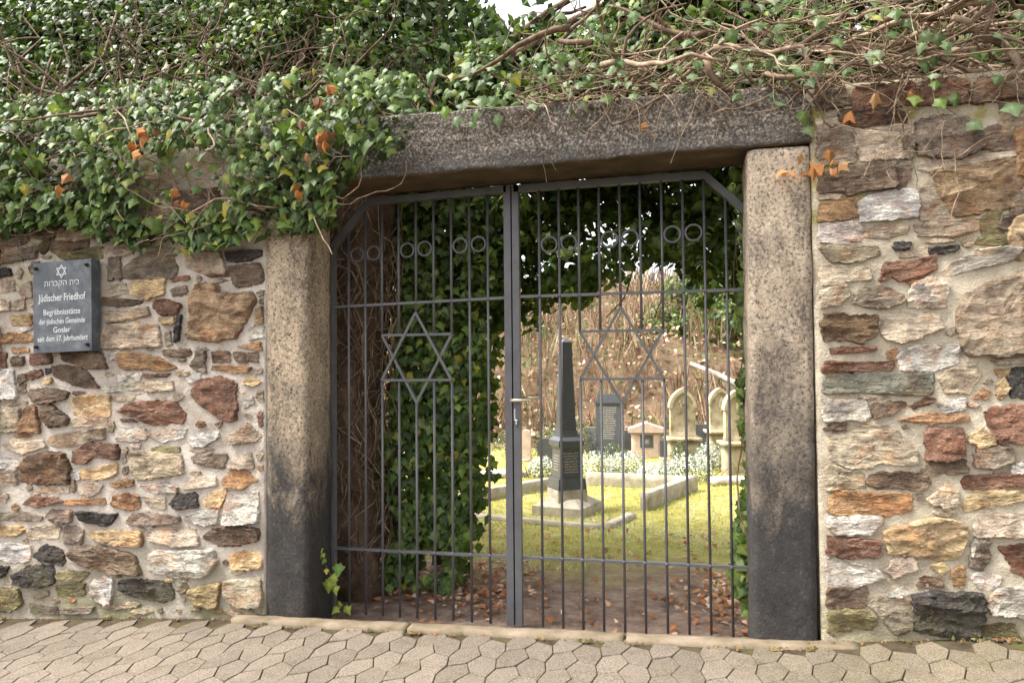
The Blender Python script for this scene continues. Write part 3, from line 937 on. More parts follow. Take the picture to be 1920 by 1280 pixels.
def wall_body(name, x0, x1, z0, z1, parent, y1=0.16):
    """mortar mass; its face swells and sinks"""
    nx, nz = int((x1 - x0) / .022), int((z1 - z0) / .022)
    V, F = [], []
    for k in range(nz + 1):
        for i in range(nx + 1):
            x, z = x0 + (x1 - x0) * i / nx, z0 + (z1 - z0) * k / nz
            y = WALL_Y - .0005 + .005 * fbm((x, 0, z), 5.0) + .006 * fbm((x, 4, z), 17.0)
            V.append((x, y, z))
    for k in range(nz):
        for i in range(nx):
            a = k * (nx + 1) + i
            F.append((a, a + 1, a + nx + 2, a + nx + 1))
    n = len(V)
    B, G = box(x0, x1, WALL_Y + .03, y1, z0, z1)
    # bridge from the uneven face to the mass behind
    V += B
    F += [tuple(q + n for q in f) for f in G]
    top = [nz * (nx + 1) + i for i in range(nx + 1)]
    m = len(V)
    V += [(V[t][0], WALL_Y + .04, z1 + .001) for t in top]
    F += [(top[i], top[i + 1], m + i + 1, m + i) for i in range(nx)]
    for side in (0, nx):
        m = len(V)
        colv = [k * (nx + 1) + side for k in range(nz + 1)]
        V += [(V[t][0], WALL_Y + .04, V[t][2]) for t in colv]
        for k in range(nz):
            f = (colv[k], colv[k + 1], m + k + 1, m + k)
            F.append(f if side == 0 else f[::-1])
    return build(name, V, F, MAT['mortar'], parent, True)

left_wall = empty('stone_wall', (-3.2, -0.1, -0.1), 'rubble stone wall carrying the slate plaque, left of the gate', 'wall')
wall_body('mortar', -5.6, -1.292, -0.35, 2.62, left_wall)
sd_ = 1
LS = parse(LEFT_STONES)
def chips(existing, x0, x1, z0f, z1, n, tries=4000):
    """small stones packed into the gaps of the courses"""
    boxes = [(min(p[0] for p in q), max(p[0] for p in q), min(p[1] for p in q), max(p[1] for p in q)) for _, q in existing]
    out = []
    for _ in range(tries):
        if len(out) >= n: break
        w, h = random.uniform(.03, .15), random.uniform(.014, .06)
        x = random.uniform(x0, x1); z = random.uniform(z0f(x) + .03, z1)
        g_ = .008
        if any(x - w / 2 - g_ < b and x + w / 2 + g_ > a and z - h / 2 - g_ < d and z + h / 2 + g_ > c for a, b, c, d in boxes): continue
        boxes.append((x - w / 2, x + w / 2, z - h / 2, z + h / 2))
        j = lambda: random.uniform(-.25, .25)
        out.append((random.choice('wcccccckktkbgo'), [(x - w / 2, z + h * j() * .6), (x - w * .3, z - h / 2), (x + w * (.2 + j() * .4), z - h * .45), (x + w / 2, z + h * j() * .6), (x + w * .25, z + h / 2), (x - w * (.25 + j() * .4), z + h * .45)]))
    return out
LS += chips(LS, -2.98, -1.31, zpave, 2.05, 95, 12000)
LS += random_courses(-3.0, -1.3, lambda x: 2.14, 2.6, .08, .13, .14, .3, 20, 'kggbckg')
LS += random_courses(-5.5, -3.03, lambda x: zpave(x), 2.6, .24, .34, .42, .7, 46)
for code, poly in LS:
    stone(poly, code, left_wall, sd_); sd_ += 1

right_wall = empty('stone_wall', (2.8, -0.1, 0.2), 'rubble stone wall with big brown boulders, right of the gate', 'wall')
wall_body('mortar', 1.476, 5.6, -0.1, 2.66, right_wall)
RS = parse(RIGHT_STONES)
RS += chips(RS, 1.50, 2.28, zpave, 2.45, 95, 12000)
RS += random_courses(1.5, 2.45, lambda x: 2.52, 2.64, .08, .12, .18, .32, 12, 'brgb')
RS += random_courses(2.36, 5.5, lambda x: zpave(x), 2.62, .16, .25, .28, .5, 110)
for code, poly in RS:
    stone(poly, code, right_wall, sd_, .012); sd_ += 1

# ------------------------------------------------------------------ gate posts and lintel
def lean(cx, dtop, dbot):
    return lambda p: (p[0] + dbot + (dtop - dbot) * p[2] / 2.4, p[1], p[2])
V, F = rough_block(-1.292, -1.045, -0.312, -0.028, -0.12, 2.352, .035, .022, .007, 7, lean(0, -.004, .004), 3)
tag(build('gate_post', V, F, MAT['post'], None, True), 'speckled tan granite post with a sooty foot, left side of the gate', 'gate post', 'granite posts of the gateway')
V, F = rough_block(1.182, 1.466, -0.312, -0.028, -0.10, 2.392, .035, .022, .007, 7, lean(0, .012, -.004), 9)
tag(build('gate_post', V, F, MAT['post_r'], None, True), 'pale granite post with black lower half, right side of the gate', 'gate post', 'granite posts of the gateway')
def lin_warp(p):
    x, y, z = p
    t = (x + 1.33) / 2.82
    zb = 2.354 + .047 * t
    zt = 2.705 - .035 * t - .11 * max(0, (x - 1.36) / .13) ** 2 * (1 if x > 1.36 else 0)
    return (x, y, zb + (zt - zb) * z)
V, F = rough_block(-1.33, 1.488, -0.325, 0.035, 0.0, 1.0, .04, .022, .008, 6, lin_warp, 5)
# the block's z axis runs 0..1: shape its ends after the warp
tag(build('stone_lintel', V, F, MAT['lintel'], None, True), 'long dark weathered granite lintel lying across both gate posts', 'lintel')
# ------------------------------------------------------------------ iron gate
ZB, ZL = 0.012, 0.373
def gate_leaf(label, bars, inner, outer, zr, chamfer, toprail, ring_z):
    """inner: x range of the meeting stile, outer: x of the hinge stile; chamfer: two points; toprail: two points"""
    g = empty('gate_leaf', ((inner[0] + outer) / 2, 0, ZB), label, 'gate', 'two leaves of the iron gate')
    I = MAT['iron']
    s = 1 if outer > inner[0] else -1
    build('meeting_stile', *box(inner[0], inner[1], -.02, .02, ZB, toprail[0][1] + .018), I, g)
    build('hinge_stile', *box(outer - .018, outer + .018, -.018, .018, ZB, chamfer[1][1]), I, g)
    build('top_rail', *bar((toprail[0][0], 0, toprail[0][1]), (toprail[1][0], 0, toprail[1][1]), .036, .04), I, g)
    build('corner_brace', *bar((chamfer[0][0], 0, chamfer[0][1]), (chamfer[1][0], 0, chamfer[1][1]), .036, .036), I, g)
    xa, xb = (inner[1] if s > 0 else inner[0]), outer - s * .018
    def rail(z0, z1):
        return bar((xa, 0, z0), (xb, 0, z1), .014, .022)
    zm0, zm1 = zr
    build('middle_rail', *rail(zm0, zm1), I, g)
    build('lower_rail', *rail(ZL - .002, ZL), I, g)
    def ztop(x):
        if (x - chamfer[0][0]) * s > 0:
            t = (x - chamfer[0][0]) / (chamfer[1][0] - chamfer[0][0])
            return chamfer[0][1] + t * (chamfer[1][1] - chamfer[0][1]) - .01
        t = (x - toprail[0][0]) / (toprail[1][0] - toprail[0][0])
        return toprail[0][1] + t * (toprail[1][1] - toprail[0][1]) - .012
    A, T, B, D = 1.69, 1.5665, 1.3155, 1.192
    order = bars if s > 0 else bars[::-1]          # counted from the left for the star and the rings
    bs = sorted(bars)
    lo, hi = bs[2], bs[6]
    mid = bs[4]
    for i, x in enumerate(bs):
        spans = [(ZB, ztop(x))]
        if i in (2, 6): spans = [(ZB, B), (T, ztop(x))]
        if i in (3, 5): spans = [(ZB, B), (T, ztop(x))]
        if i == 4: spans = [(ZB, D), (A, ztop(x))]
        t = (x - xa) / (xb - xa)
        for a, b in spans:
            bo = build('bar', *tube([(x, 0, a), (x, 0, b)], .0072, 8), I, g, True)
            for zz in (ZL, zm0 + (zm1 - zm0) * t):
                if a < zz < b: build('weld', *tube([(x, -.0145, zz), (x, -.011, zz)], [.005, .009], 8), I, bo)
    def sbar(p, q, dy):
        build('star_bar', *bar((p[0], dy, p[1]), (q[0], dy, q[1]), .0135, .012), I, g)
    sbar((lo, T), (hi, T), -.002); sbar((lo, T), (mid, D), .001); sbar((hi, T), (mid, D), .0035)
    sbar((lo, B), (hi, B), -.0045); sbar((lo, B), (mid, A), -.0065); sbar((hi, B), (mid, A), -.009)
    for i in (0, 1, 3, 4, 6, 7):
        a, b = bs[i], bs[i + 1]
        build('ring', *torus(((a + b) / 2, 0, ring_z + .004 * i), (b - a) / 2 - .0125, .0062), I, g, True)
    return g

leafL = gate_leaf('left leaf of the dark grey iron gate, ivy right behind it',
                  [-.956, -.855, -.7545, -.6545, -.5525, -.4495, -.347, -.243, -.139], (-.044, -.006), -1.056, (1.757, 1.733),
                  ((-.838, 2.318), (-1.058, 2.068)), ((-.03, 2.345), (-.842, 2.322)), 2.028)
build('stub', *tube([(-1.04, 0, 2.005), (-.985, 0, 2.005)], .006, 6), MAT['iron'], leafL)
leafR = gate_leaf('right leaf of the dark grey iron gate with the brass handle',
                  [.147, .255, .361, .469, .577, .683, .793, .9, 1.0065, 1.1125], (.002, .038), 1.222, (1.761, 1.763),
                  ((1.012, 2.355), (1.226, 2.145)), ((.012, 2.345), (1.018, 2.358)), 2.036)
build('stub', *tube([(1.16, 0, 2.065), (1.215, 0, 2.065)], .006, 6), MAT['iron'], leafR)
build('stop_strip', *box(-.010, .006, .012, .02, .02, 2.33), MAT['boltblack'], leafR)
h1 = join(tube([(-.004, -.062, 1.206), (.03, -.064, 1.207), (.10, -.064, 1.209)], [.0105, .0095, .0065], 10))
hd = build('handle', *h1, MAT['brass'], leafR, True)
build('spindle', *tube([(.012, -.02, 1.206), (.012, -.056, 1.206)], .010, 10), MAT['brass'], hd, True)
h2 = join(tube([(.02, .02, 1.214), (.02, .062, 1.214)], .009, 10), tube([(.01, .062, 1.214), (.13, .062, 1.217)], [.009, .006], 10))
build('inner_handle', *h2, MAT['brass'], leafR, True)
build('lock_cylinder', *join(tube([(.018, -.02, 1.096), (.018, -.03, 1.096)], .0085, 12), box(.0135, .0225, -.029, -.02, 1.068, 1.094)), MAT['steel'], leafR, True)
build('lock_case', *box(.004, .012, -.0215, .0, 1.10, 1.16), MAT['steel'], leafR)

# ------------------------------------------------------------------ slate plaque with its lettering
plq = empty('memorial_plaque', (-2.51, -0.36, 1.49), 'dark slate plaque with white star and lettering on the left stone wall', 'plaque')
PX0, PX1, PZ0, PZ1, PYF, PYB = -2.715, -2.325, 1.49, 2.005, -0.385, -0.318
slab = rough_block(PX0, PX1, PYF, PYB, PZ0, PZ1, .06, .0025, .0004, 20, lambda p: (p[0] + (1.75 - p[2]) * .02, p[1], p[2] + (p[0] + 2.52) * .03))
plate = build('slab', *slab, MAT['slate'], plq)

def on_plaque(x, z, y=PYF - .0018):
    return (x + (1.75 - z) * .02, y, z + (x + 2.52) * .03)

def text_line(name, body, xc, z, width, height, shear=0.0, bold=.0):
    cu = bpy.data.curves.new(name, 'FONT')
    cu.body = body
    cu.align_x = 'CENTER'
    cu.offset = bold
    cu.resolution_u = 4
    ob = bpy.data.objects.new(name, cu)
    col.objects.link(ob)
    bpy.context.view_layer.update()
    dg = bpy.context.evaluated_depsgraph_get()
    tm = bpy.data.meshes.new_from_object(ob.evaluated_get(dg))
    co = np.array([v.co[:] for v in tm.vertices])
    fs = [tuple(p.vertices) for p in tm.polygons]
    bpy.data.objects.remove(ob)
    if len(co) == 0: return
    x0, x1 = co[:, 0].min(), co[:, 0].max()
    z0, z1 = 0.0, 0.72
    V = [on_plaque(xc + ((x - (x0 + x1) / 2) / (x1 - x0)) * width, z + (y / .72) * height) for x, y, _ in co]
    build(name, V, fs, MAT['paint'], plate)

cx = -2.52
text_line('hebrew_lettering', 'תורבקה תיב', cx - .0, 1.865, .235, .034, bold=.003)
text_line('lettering', 'Jüdischer Friedhof', cx, 1.780, .315, .042, bold=.015)
text_line('lettering', 'Begräbnisstätte', cx, 1.702, .245, .033, bold=.011)
text_line('lettering', 'der jüdischen Gemeinde', cx, 1.651, .305, .031, bold=.011)
text_line('lettering', 'Goslar', cx, 1.602, .115, .031, bold=.011)
text_line('lettering', 'seit dem 17. Jahrhundert', cx + .004, 1.553, .335, .032, bold=.011)
R_ = .037
tri = []
for flip in (1, -1):
    pts = [(cx + R_ * math.sin(a) , 1.945 + flip * R_ * math.cos(a)) for a in (0, 2 * math.pi / 3, 4 * math.pi / 3)]
    for i in range(3):
        p, q = pts[i], pts[(i + 1) % 3]
        P, Q = on_plaque(*p, PYF - .002), on_plaque(*q, PYF - .002)
        tri.append(bar(P, Q, .0055, .0016 + .0002 * i + (.0007 if flip < 0 else 0)))
build('star', *join(*tri), MAT['paint'], plate)
for (x, z) in ((-2.69, 1.97), (-2.35, 1.97), (-2.69, 1.525), (-2.35, 1.525)):
    p = on_plaque(x, z, PYF)
    build('bolt', *join(tube([p, (p[0], p[1] - .012, p[2])], [.010, .010], 8), tube([(p[0], p[1] - .012, p[2]), (p[0], p[1] - .022, p[2])], [.0075, .005], 8)), MAT['boltblack'], plq)
# ------------------------------------------------------------------ graves
def frustum(w0, d0, w1, d1, z0, z1):
    V = [(-w0 / 2, -d0 / 2, z0), (w0 / 2, -d0 / 2, z0), (w0 / 2, d0 / 2, z0), (-w0 / 2, d0 / 2, z0),
         (-w1 / 2, -d1 / 2, z1), (w1 / 2, -d1 / 2, z1), (w1 / 2, d1 / 2, z1), (-w1 / 2, d1 / 2, z1)]
    return V, [(3, 2, 1, 0), (4, 5, 6, 7), (0, 1, 5, 4), (1, 2, 6, 5), (2, 3, 7, 6), (3, 0, 4, 7)]

def gravething(name, x, y, label, group=None):
    return empty(name, (x, y, zground(x, y)), label, 'gravestone', group)

def gpart(name, vf, mat, g, rz, smooth=False, under=None):
    o = woff(g)
    return build(name, *xform(vf, rz, o), mat, under or g, smooth)

def text_rows(x0, x1, z0, z1, rows, y, seed=1, skew=None):
    """cut lettering too small to read: rows of short strokes"""
    rr = random.Random(seed)
    out = []
    for r in range(rows):
        z = z1 - (z1 - z0) * (r + .5) / rows
        h = (z1 - z0) / rows * .42
        m = rr.uniform(0, .18) * (x1 - x0)
        x = x0 + m
        while x < x1 - m:
            w = rr.uniform(.006, .014)
            out.append(box(x, min(x + w, x1), y - .0025, y + .002, z - h / 2 * rr.uniform(.7, 1.2), z + h / 2 * rr.uniform(.7, 1.2)))
            x += w + rr.uniform(.003, .009)
    return join(*out)

OB = (-0.205, 3.22)
g = gravething('obelisk', *OB, 'tall dark granite obelisk on a stepped stone base in the burial plot')
A1 = math.radians(31)
gpart('footing', join(frustum(.50, .50, .50, .50, -.05, .085), frustum(.495, .495, .30, .30, .086, .15)), MAT['concrete'], g, math.radians(-16))
gpart('plinth', rough_block(-.15, .15, -.15, .15, .10, .235, .05, .01, .002), MAT['concrete'], g, A1)
gpart('base_block', frustum(.29, .29, .27, .27, .236, .335), MAT['dark_granite'], g, A1)
die = gpart('die', frustum(.225, .225, .205, .205, .336, .62), MAT['dark_granite'], g, A1)
gpart('moulding', join(frustum(.215, .215, .25, .25, .621, .645), frustum(.26, .26, .255, .255, .6455, .69), frustum(.25, .25, .19, .19, .6905, .73), frustum(.195, .195, .19, .19, .7305, .75), frustum(.17, .17, .16, .16, .7505, .785)), MAT['dark_granite'], g, A1)
gpart('shaft', join(frustum(.148, .148, .094, .094, .7855, 1.63), frustum(.094, .094, .004, .004, 1.6301, 1.672)), MAT['dark_granite'], g, A1)
def sloped(vf, y_at):      # lettering follows the slight batter of the die
    return [(x, y + y_at(z), z) for x, y, z in vf[0]], vf[1]
ba = lambda z: (z - .336) * .0352
gpart('inscription', sloped(text_rows(-.085, .085, .385, .585, 8, -.1125, 4), ba), MAT['gilt'], g, A1, False, die)
gpart('inscription', sloped(text_rows(-.07, .07, .40, .56, 6, -.1125, 9), ba), MAT['gilt'], g, A1 - math.pi / 2, False, die)

# kerbed plot round the obelisk
def grave_edge(p, q, w, h, label):
    d = Vector((q[0] - p[0], q[1] - p[1]))
    L = d.length
    a = math.atan2(d.y, d.x)
    z = min(zground(*p), zground(*q))
    V, F = rough_block(0, L, -w / 2, w / 2, -.06, h, .06, .01, .003, 7, None, p[0])
    tag(build('grave_border', *xform((V, F), a, (p[0], p[1], z)), MAT['concrete'], None, True), label, 'grave border', 'stone borders of the grave plots')
grave_edge((-1.6, 2.92), (0.20, 2.50), .09, .022, 'low front border strip of the obelisk plot, nearly flush with the grass')
grave_edge((0.25, 2.53), (0.42, 3.05), .09, .035, 'short border piece at the front right corner of the obelisk plot')
grave_edge((0.52, 3.38), (1.00, 4.66), .10, .16, 'raised border stone on the right side of the obelisk plot')
grave_edge((-0.22, 4.86), (0.93, 4.70), .10, .14, 'raised border stone behind the obelisk plot')
grave_edge((-1.35, 3.30), (-0.42, 4.78), .10, .12, 'raised border stone left of the obelisk')

def gothic_outline(w, h, spring, n=12):
    """pointed-arch outline, x from -w/2..w/2, z 0..h"""
    pts = [(-w / 2, 0), (w / 2, 0), (w / 2, spring)]
    R = .82 * w                                  # two arcs struck from beyond the centre meet in a point
    th = math.acos((R - w / 2) / R)
    for i in range(1, n):
        a = th * i / n
        pts.append((R * math.cos(a) - (R - w / 2), spring + (h - spring) * math.sin(a) / math.sin(th)))
    pts.append((0, h))
    pts += [(-x, z) for x, z in pts[-2:2:-1]]
    pts.append((-w / 2, spring))
    return pts

def arched_stone(x, y, w, h_top, ledge, rz, label):
    g = gravething('gravestone', x, y, label, 'pointed-arch sandstone gravestones')
    S = MAT['sandstone']
    gpart('pedestal', rough_block(-w * .52, w * .52, -.15, .15, -.05, ledge - .05, .06, .012, .004, 7, None, x), S, g, rz, True)
    gpart('ledge', rough_block(-w * .64, w * .64, -.19, .19, ledge - .049, ledge, .06, .008, .002), S, g, rz, True)
    ow = w * .9
    body = prism([(a, b + ledge + .001) for a, b in gothic_outline(ow, h_top - ledge - .02, (h_top - ledge) * .62)], -.07, .07)
    gpart('headstone', body, S, g, rz)
    # hood mould over the arch
    o = gothic_outline(w * 1.0, h_top - ledge, (h_top - ledge) * .60)
    i_ = gothic_outline(w * .78, h_top - ledge - .055, (h_top - ledge) * .60)
    oo, ii = o[2:], i_[2:]
    V, F = [], []
    for (a, b), (c, d) in zip(oo, ii):
        V += [(a, -.10, b + ledge), (c, -.10, d + ledge), (a, .085, b + ledge), (c, -.06, d + ledge)]
    m = len(oo)
    for k in range(m - 1):
        p, q = 4 * k, 4 * k + 4
        F += [(p, p + 1, q + 1, q), (p + 2, p, q, q + 2), (p + 1, p + 3, q + 3, q + 1)]
    F += [(0, 2, 3, 1), (4 * m - 4, 4 * m - 3, 4 * m - 1, 4 * m - 2)]
    gpart('hood_mould', (V, F), S, g, rz)
    # carved ornament hanging in the head of the arch
    orn = []
    rr = random.Random(int(x * 100))
    hz = ledge + (h_top - ledge) * .66
    for k in range(14):
        t = k / 13
        s = .026 * (1 - .75 * t)
        px, pz = rr.uniform(-1, 1) * .05 * (1 - t), hz + .06 - .2 * t
        orn.append(xform(frustum(s * 1.6, .03, s * .4, .012, -s, s), 0, (px, -.075, pz)))
    gpart('carved_ornament', join(*orn), S, g, rz)
    gpart('base_moulding', frustum(ow * 1.04, .17, ow * 1.0, .15, ledge + .0005, ledge + .07), S, g, rz)
    return g

arched_stone(0.89, 6.57, .37, 1.045, .385, math.radians(9), 'pointed-arch sandstone gravestone beside the small dark slab, leftmost of three')
arched_stone(1.42, 7.24, .33, 1.035, .43, math.radians(9), 'middle pointed-arch sandstone gravestone, set back between the other two')
arched_stone(1.565, 5.86, .36, 1.05, .40, math.radians(9), 'pointed-arch sandstone gravestone nearest the right gate post')

g = gravething('gravestone', -0.21, 7.66, 'tall dark grey inscribed stele behind the obelisk')
rz = math.radians(-6)
gpart('base', frustum(.52, .30, .46, .26, -.04, .14), MAT['dark_granite'], g, rz)
stele = gpart('slab', frustum(.39, .16, .375, .15, .1405, .80), MAT['dark_granite'], g, rz)
gpart('cornice', frustum(.42, .19, .42, .19, .8005, .84), MAT['dark_granite'], g, rz)
gpart('cap', frustum(.36, .15, .33, .13, .8405, .945), MAT['dark_granite'], g, rz)
gpart('inscription', sloped(text_rows(-.13, .13, .25, .75, 15, -.081, 31), lambda z: (z - .14) * .0076), MAT['gilt'], g, rz, False, stele)

def small_slab(x, y, w, h, mat, rz, label, round_top=0.0, d=.09):
    g = gravething('gravestone', x, y, label)
    n = 8
    poly = [(-w / 2, .03), (w / 2, .03), (w / 2, h - round_top)]
    if round_top:
        poly += [(w / 2 * math.cos(t), h - round_top + round_top * math.sin(t)) for t in [math.pi * i / n for i in range(1, n)]]
    poly += [(-w / 2, h - round_top)]
    gpart('slab', prism(poly, -d / 2, d / 2), mat, g, rz)
    gpart('foot', rough_block(-w * .58, w * .58, -d * .8, d * .8, -.04, .03, .05, .006, .002), MAT['concrete'], g, rz, True)
    return g
small_slab(-0.99, 6.51, .25, .36, MAT['dark_granite'], .15, 'small dark headstone with a curved top, left of the obelisk', .06)
small_slab(-1.37, 6.95, .14, .45, MAT['pinkstone'], .1, 'slender pinkish gravestone far left behind the gate handle', .05, .12)
small_slab(-0.52, 7.85, .15, .42, MAT['grey_stone'], .1, 'narrow grey headstone just left of the dark stele', 0)
small_slab(0.07, 7.95, .15, .37, MAT['grey_stone'], .1, 'narrow grey headstone between the stele and the pink tomb', 0)
small_slab(0.63, 7.2, .13, .27, MAT['dark_granite'], .1, 'low black slab between the pink tomb and the arched stones', 0)
small_slab(1.17, 7.45, .24, .50, MAT['dark_granite'], .1, 'plain dark slab between two arched sandstone gravestones', 0)

g = gravething('gravestone', 0.36, 7.47, 'pale pink house-shaped tomb with a gabled cap and black panel')
rz = math.radians(5)
gpart('body', rough_block(-.22, .22, -.13, .13, -.04, .37, .06, .008, .003), MAT['pinkstone'], g, rz, True)
gpart('cap', prism([(-.265, .371), (.265, .371), (.265, .43), (.19, .45), (0, .515), (-.19, .45), (-.265, .43)], -.17, .17), MAT['pinkstone'], g, rz)
gpart('panel', box(-.095, .095, -.136, -.12, .15, .335), MAT['dark_granite'], g, rz)
gpart('panel_ornament', join(*[bar((0, -.138, .24), (.05 * math.cos(t), -.138, .24 + .05 * math.sin(t)), .008, .003) for t in [k * math.pi / 4 for k in range(8)]]), MAT['gilt'], g, rz)
V, F = rough_block(-.24, .24, -.16, .16, -.03, .05, .06, .008, .003)
tag(build('grave_slab', *xform((V, F), .25, (1.42, 5.15, zground(1.42, 5.15))), MAT['concrete'], None, True), 'flat pale slab lying in the grass in front of the right arched gravestone', 'grave slab')
V, F = rough_block(-.5, .5, -.22, .22, -.03, .05, .06, .008, .003)
tag(build('grave_slab', *xform((V, F), .5, (-1.55, 5.3, zground(-1.55, 5.3))), MAT['concrete'], None, True), 'flat pale slab lying in the grass far left of the obelisk', 'grave slab')

# pale log lying on the bank
lp = [(1.05, 10.0, 1.42), (1.5, 9.9, 1.22), (2.1, 9.7, .9), (3.2, 9.4, .45)]
lg = empty('fallen_log', (2.1, 9.7, zground(2.1, 9.7)), 'pale bare log slanting down the bank behind the arched gravestones', 'log')
build('trunk', *tube(lp, [.03, .05, .065, .08], 10), MAT['birch'], lg, True)
build('branch', *tube([lp[2], (2.3, 9.5, lp[2][2] + .18), (2.05, 9.5, lp[2][2] + .3)], [.03, .022, .012], 7), MAT['birch'], lg, True)

# ------------------------------------------------------------------ foliage tools
IVY = np.array([(0, .30, 0), (.17, .43, -.03), (.30, .22, -.035), (.52, .12, -.09), (.35, -.11, -.05), (.22, -.27, -.03), (0, -.62, -.05),
                (-.22, -.27, -.03), (-.35, -.11, -.05), (-.52, .12, -.09), (-.30, .22, -.035), (-.17, .43, -.03), (0, -.03, .03)])
IVY_F = [(12, (i + 1) % 12, i) for i in range(12)]
HEART = np.array([(0, .32, 0), (.33, .38, -.05), (.44, .05, -.08), (.2, -.32, -.04), (0, -.62, -.06), (-.2, -.32, -.04), (-.44, .05, -.08), (-.33, .38, -.05), (0, -.05, .03)])
HEART_F = [(8, (i + 1) % 8, i) for i in range(8)]
LANCE = np.array([(0, .5, 0), (.2, .1, -.03), (0, -.5, -.02), (-.2, .1, -.03)])
LANCE_F = [(0, 1, 2), (0, 2, 3)]

IVY_W = np.array([.6, 0, 0, .45, .05, .05, .5, .05, .05, .45, 0, 0, 1.0])
HEART_W = np.array([.6, 0, 0, 0, .5, 0, 0, 0, 1.0])

def frames(nrm, roll_sd, tipdown=1.0):
    """nrm (N,3): leaf frames with their tips hanging down"""
    n = nrm / np.linalg.norm(nrm, axis=1, keepdims=True)
    up = np.tile(np.array([[0, 0, 1.0]]), (len(n), 1)) * tipdown + rng.normal(0, roll_sd, (len(n), 3))
    y = up - (up * n).sum(1, keepdims=True) * n
    y /= np.linalg.norm(y, axis=1, keepdims=True) + 1e-9
    x = np.cross(y, n)
    return x, y, n

def cloud(name, C, nrm, size, colors, mat, parent=None, shape=HEART, faces=HEART_F, roll=.5, tipdown=1.0, kind='stuff', width=None):
    C = np.asarray(C, float)
    N = len(C)
    size = np.broadcast_to(np.asarray(size, float), (N,))
    x, y, z = frames(np.asarray(nrm, float), roll, tipdown)
    k = len(shape)
    sx = shape[:, 0][None, :, None] * (rng.uniform(.72, 1.12, (N, 1, 1)) if width is None else width)
    bend = rng.uniform(.4, 2.6, (N, 1, 1)) if k > 4 else np.ones((N, 1, 1))
    V = C[:, None, :] + size[:, None, None] * (sx * x[:, None, :] + shape[:, 1][None, :, None] * y[:, None, :] + shape[:, 2][None, :, None] * bend * z[:, None, :])
    V = V.reshape(-1, 3)
    off = np.array(woff(parent)) if parent else V.mean(0) * np.array([1, 1, 0])
    F = np.asarray(faces)[None, :, :] + (np.arange(N) * k)[:, None, None]
    F = F.reshape(-1, 3)
    me = bpy.data.meshes.new(name)
    me.vertices.add(len(V)); me.vertices.foreach_set('co', (V - off).ravel())
    me.loops.add(F.size); me.loops.foreach_set('vertex_index', F.ravel().astype(np.int32))
    me.polygons.add(len(F)); me.polygons.foreach_set('loop_start', (np.arange(len(F)) * 3).astype(np.int32))
    me.polygons.foreach_set('loop_total', np.full(len(F), 3, np.int32))
    me.update(calc_edges=True)
    at = me.attributes.new('lc', 'FLOAT_COLOR', 'POINT')
    cc = np.concatenate([np.repeat(np.asarray(colors, float), k, 0), np.ones((N * k, 1))], 1)
    at.data.foreach_set('color', cc.ravel())
    wv = {13: IVY_W, 9: HEART_W}.get(k)
    if wv is not None: me.attributes.new('vein', 'FLOAT', 'POINT').data.foreach_set('value', np.tile(wv, N))
    me.materials.append(mat)
    o = put(name, me, parent, Vector(off))
    return tag(o, kind=kind)

def pick_colors(N, pal, var=.2):
    pal = np.asarray(pal, float)
    w = pal[:, 3] / pal[:, 3].sum()
    c = pal[rng.choice(len(pal), N, p=w), :3]
    return np.clip(c * rng.uniform(1 - var, 1 + var, (N, 1)) * rng.uniform(.94, 1.06, (N, 3)), .004, .9)

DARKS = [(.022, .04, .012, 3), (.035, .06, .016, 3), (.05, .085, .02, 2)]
GREENS = [(.045, .08, .016, 4), (.06, .105, .02, 4), (.09, .14, .028, 3), (.024, .046, .011, 5), (.15, .19, .04, 1.3), (.2, .18, .025, .6), (.11, .15, .055, 1.4)]
PALE = [(.09, .13, .06, 3), (.13, .17, .09, 2), (.06, .1, .035, 3), (.16, .16, .04, .7), (.04, .07, .02, 3)]
BUSH = [(.035, .065, .015, 4), (.07, .105, .02, 4), (.12, .155, .03, 3), (.18, .18, .03, 1)]
DEADC = [(.32, .13, .035, 3), (.25, .1, .035, 2), (.42, .2, .07, 2), (.19, .09, .045, 2)]

def ivy_objects(C, nrm, size, colors, parent, name='leaf', mat=None, mesh=[None, None], curl=1.0):
    """single leaves as parts of a plant, sharing one mesh"""
    key = 0 if mat is None else 1
    if mesh[key] is None:
        mesh[key] = mesh_of('leaf', IVY, IVY_F, mat or MAT['leaf'])
        mesh[key].attributes.new('vein', 'FLOAT', 'POINT').data.foreach_set('value', IVY_W * (1 if key == 0 else .3))
    x, y, z = frames(np.asarray(nrm, float), .35)
    for i in range(len(C)):
        R = Matrix((x[i], y[i], z[i])).transposed()
        o = put(name, mesh[key], parent, C[i], R.to_euler(), tuple(colors[i]))
        s = float(size[i])
        o.scale = (s * rng.uniform(.8, 1.1) * (.8 if curl > 1 else 1), s, s * rng.uniform(.6, 2.4) * curl)

def walk(p, d, n, step, wob, pull=None):
    P = [Vector(p)]
    d = Vector(d).normalized()
    for i in range(n):
        w_ = wob * (3.0 if random.random() < .16 else .8)
        d = (d + Vector((random.gauss(0, w_), random.gauss(0, w_), random.gauss(0, w_)))).normalized()
        if pull: d = (d + pull(P[-1]) * .25).normalized()
        P.append(P[-1] + d * step)
    return P

def forked(paths, prob=.6):
    """give stems side shoots that taper out"""
    out = list(paths)
    for P, r0, r1 in paths:
        for _ in range(2):
            if random.random() < prob and len(P) > 4:
                i = random.randint(2, len(P) - 2)
                t = (P[i] - P[i - 1]).normalized()
                d = (t + Vector((random.gauss(0, .7), random.gauss(0, .4), random.gauss(0, .7)))).normalized()
                out.append((walk(P[i], d, random.randint(3, 6), .04, .25), (r0 + (r1 - r0) * i / len(P)) * .7, .0007))
    return out

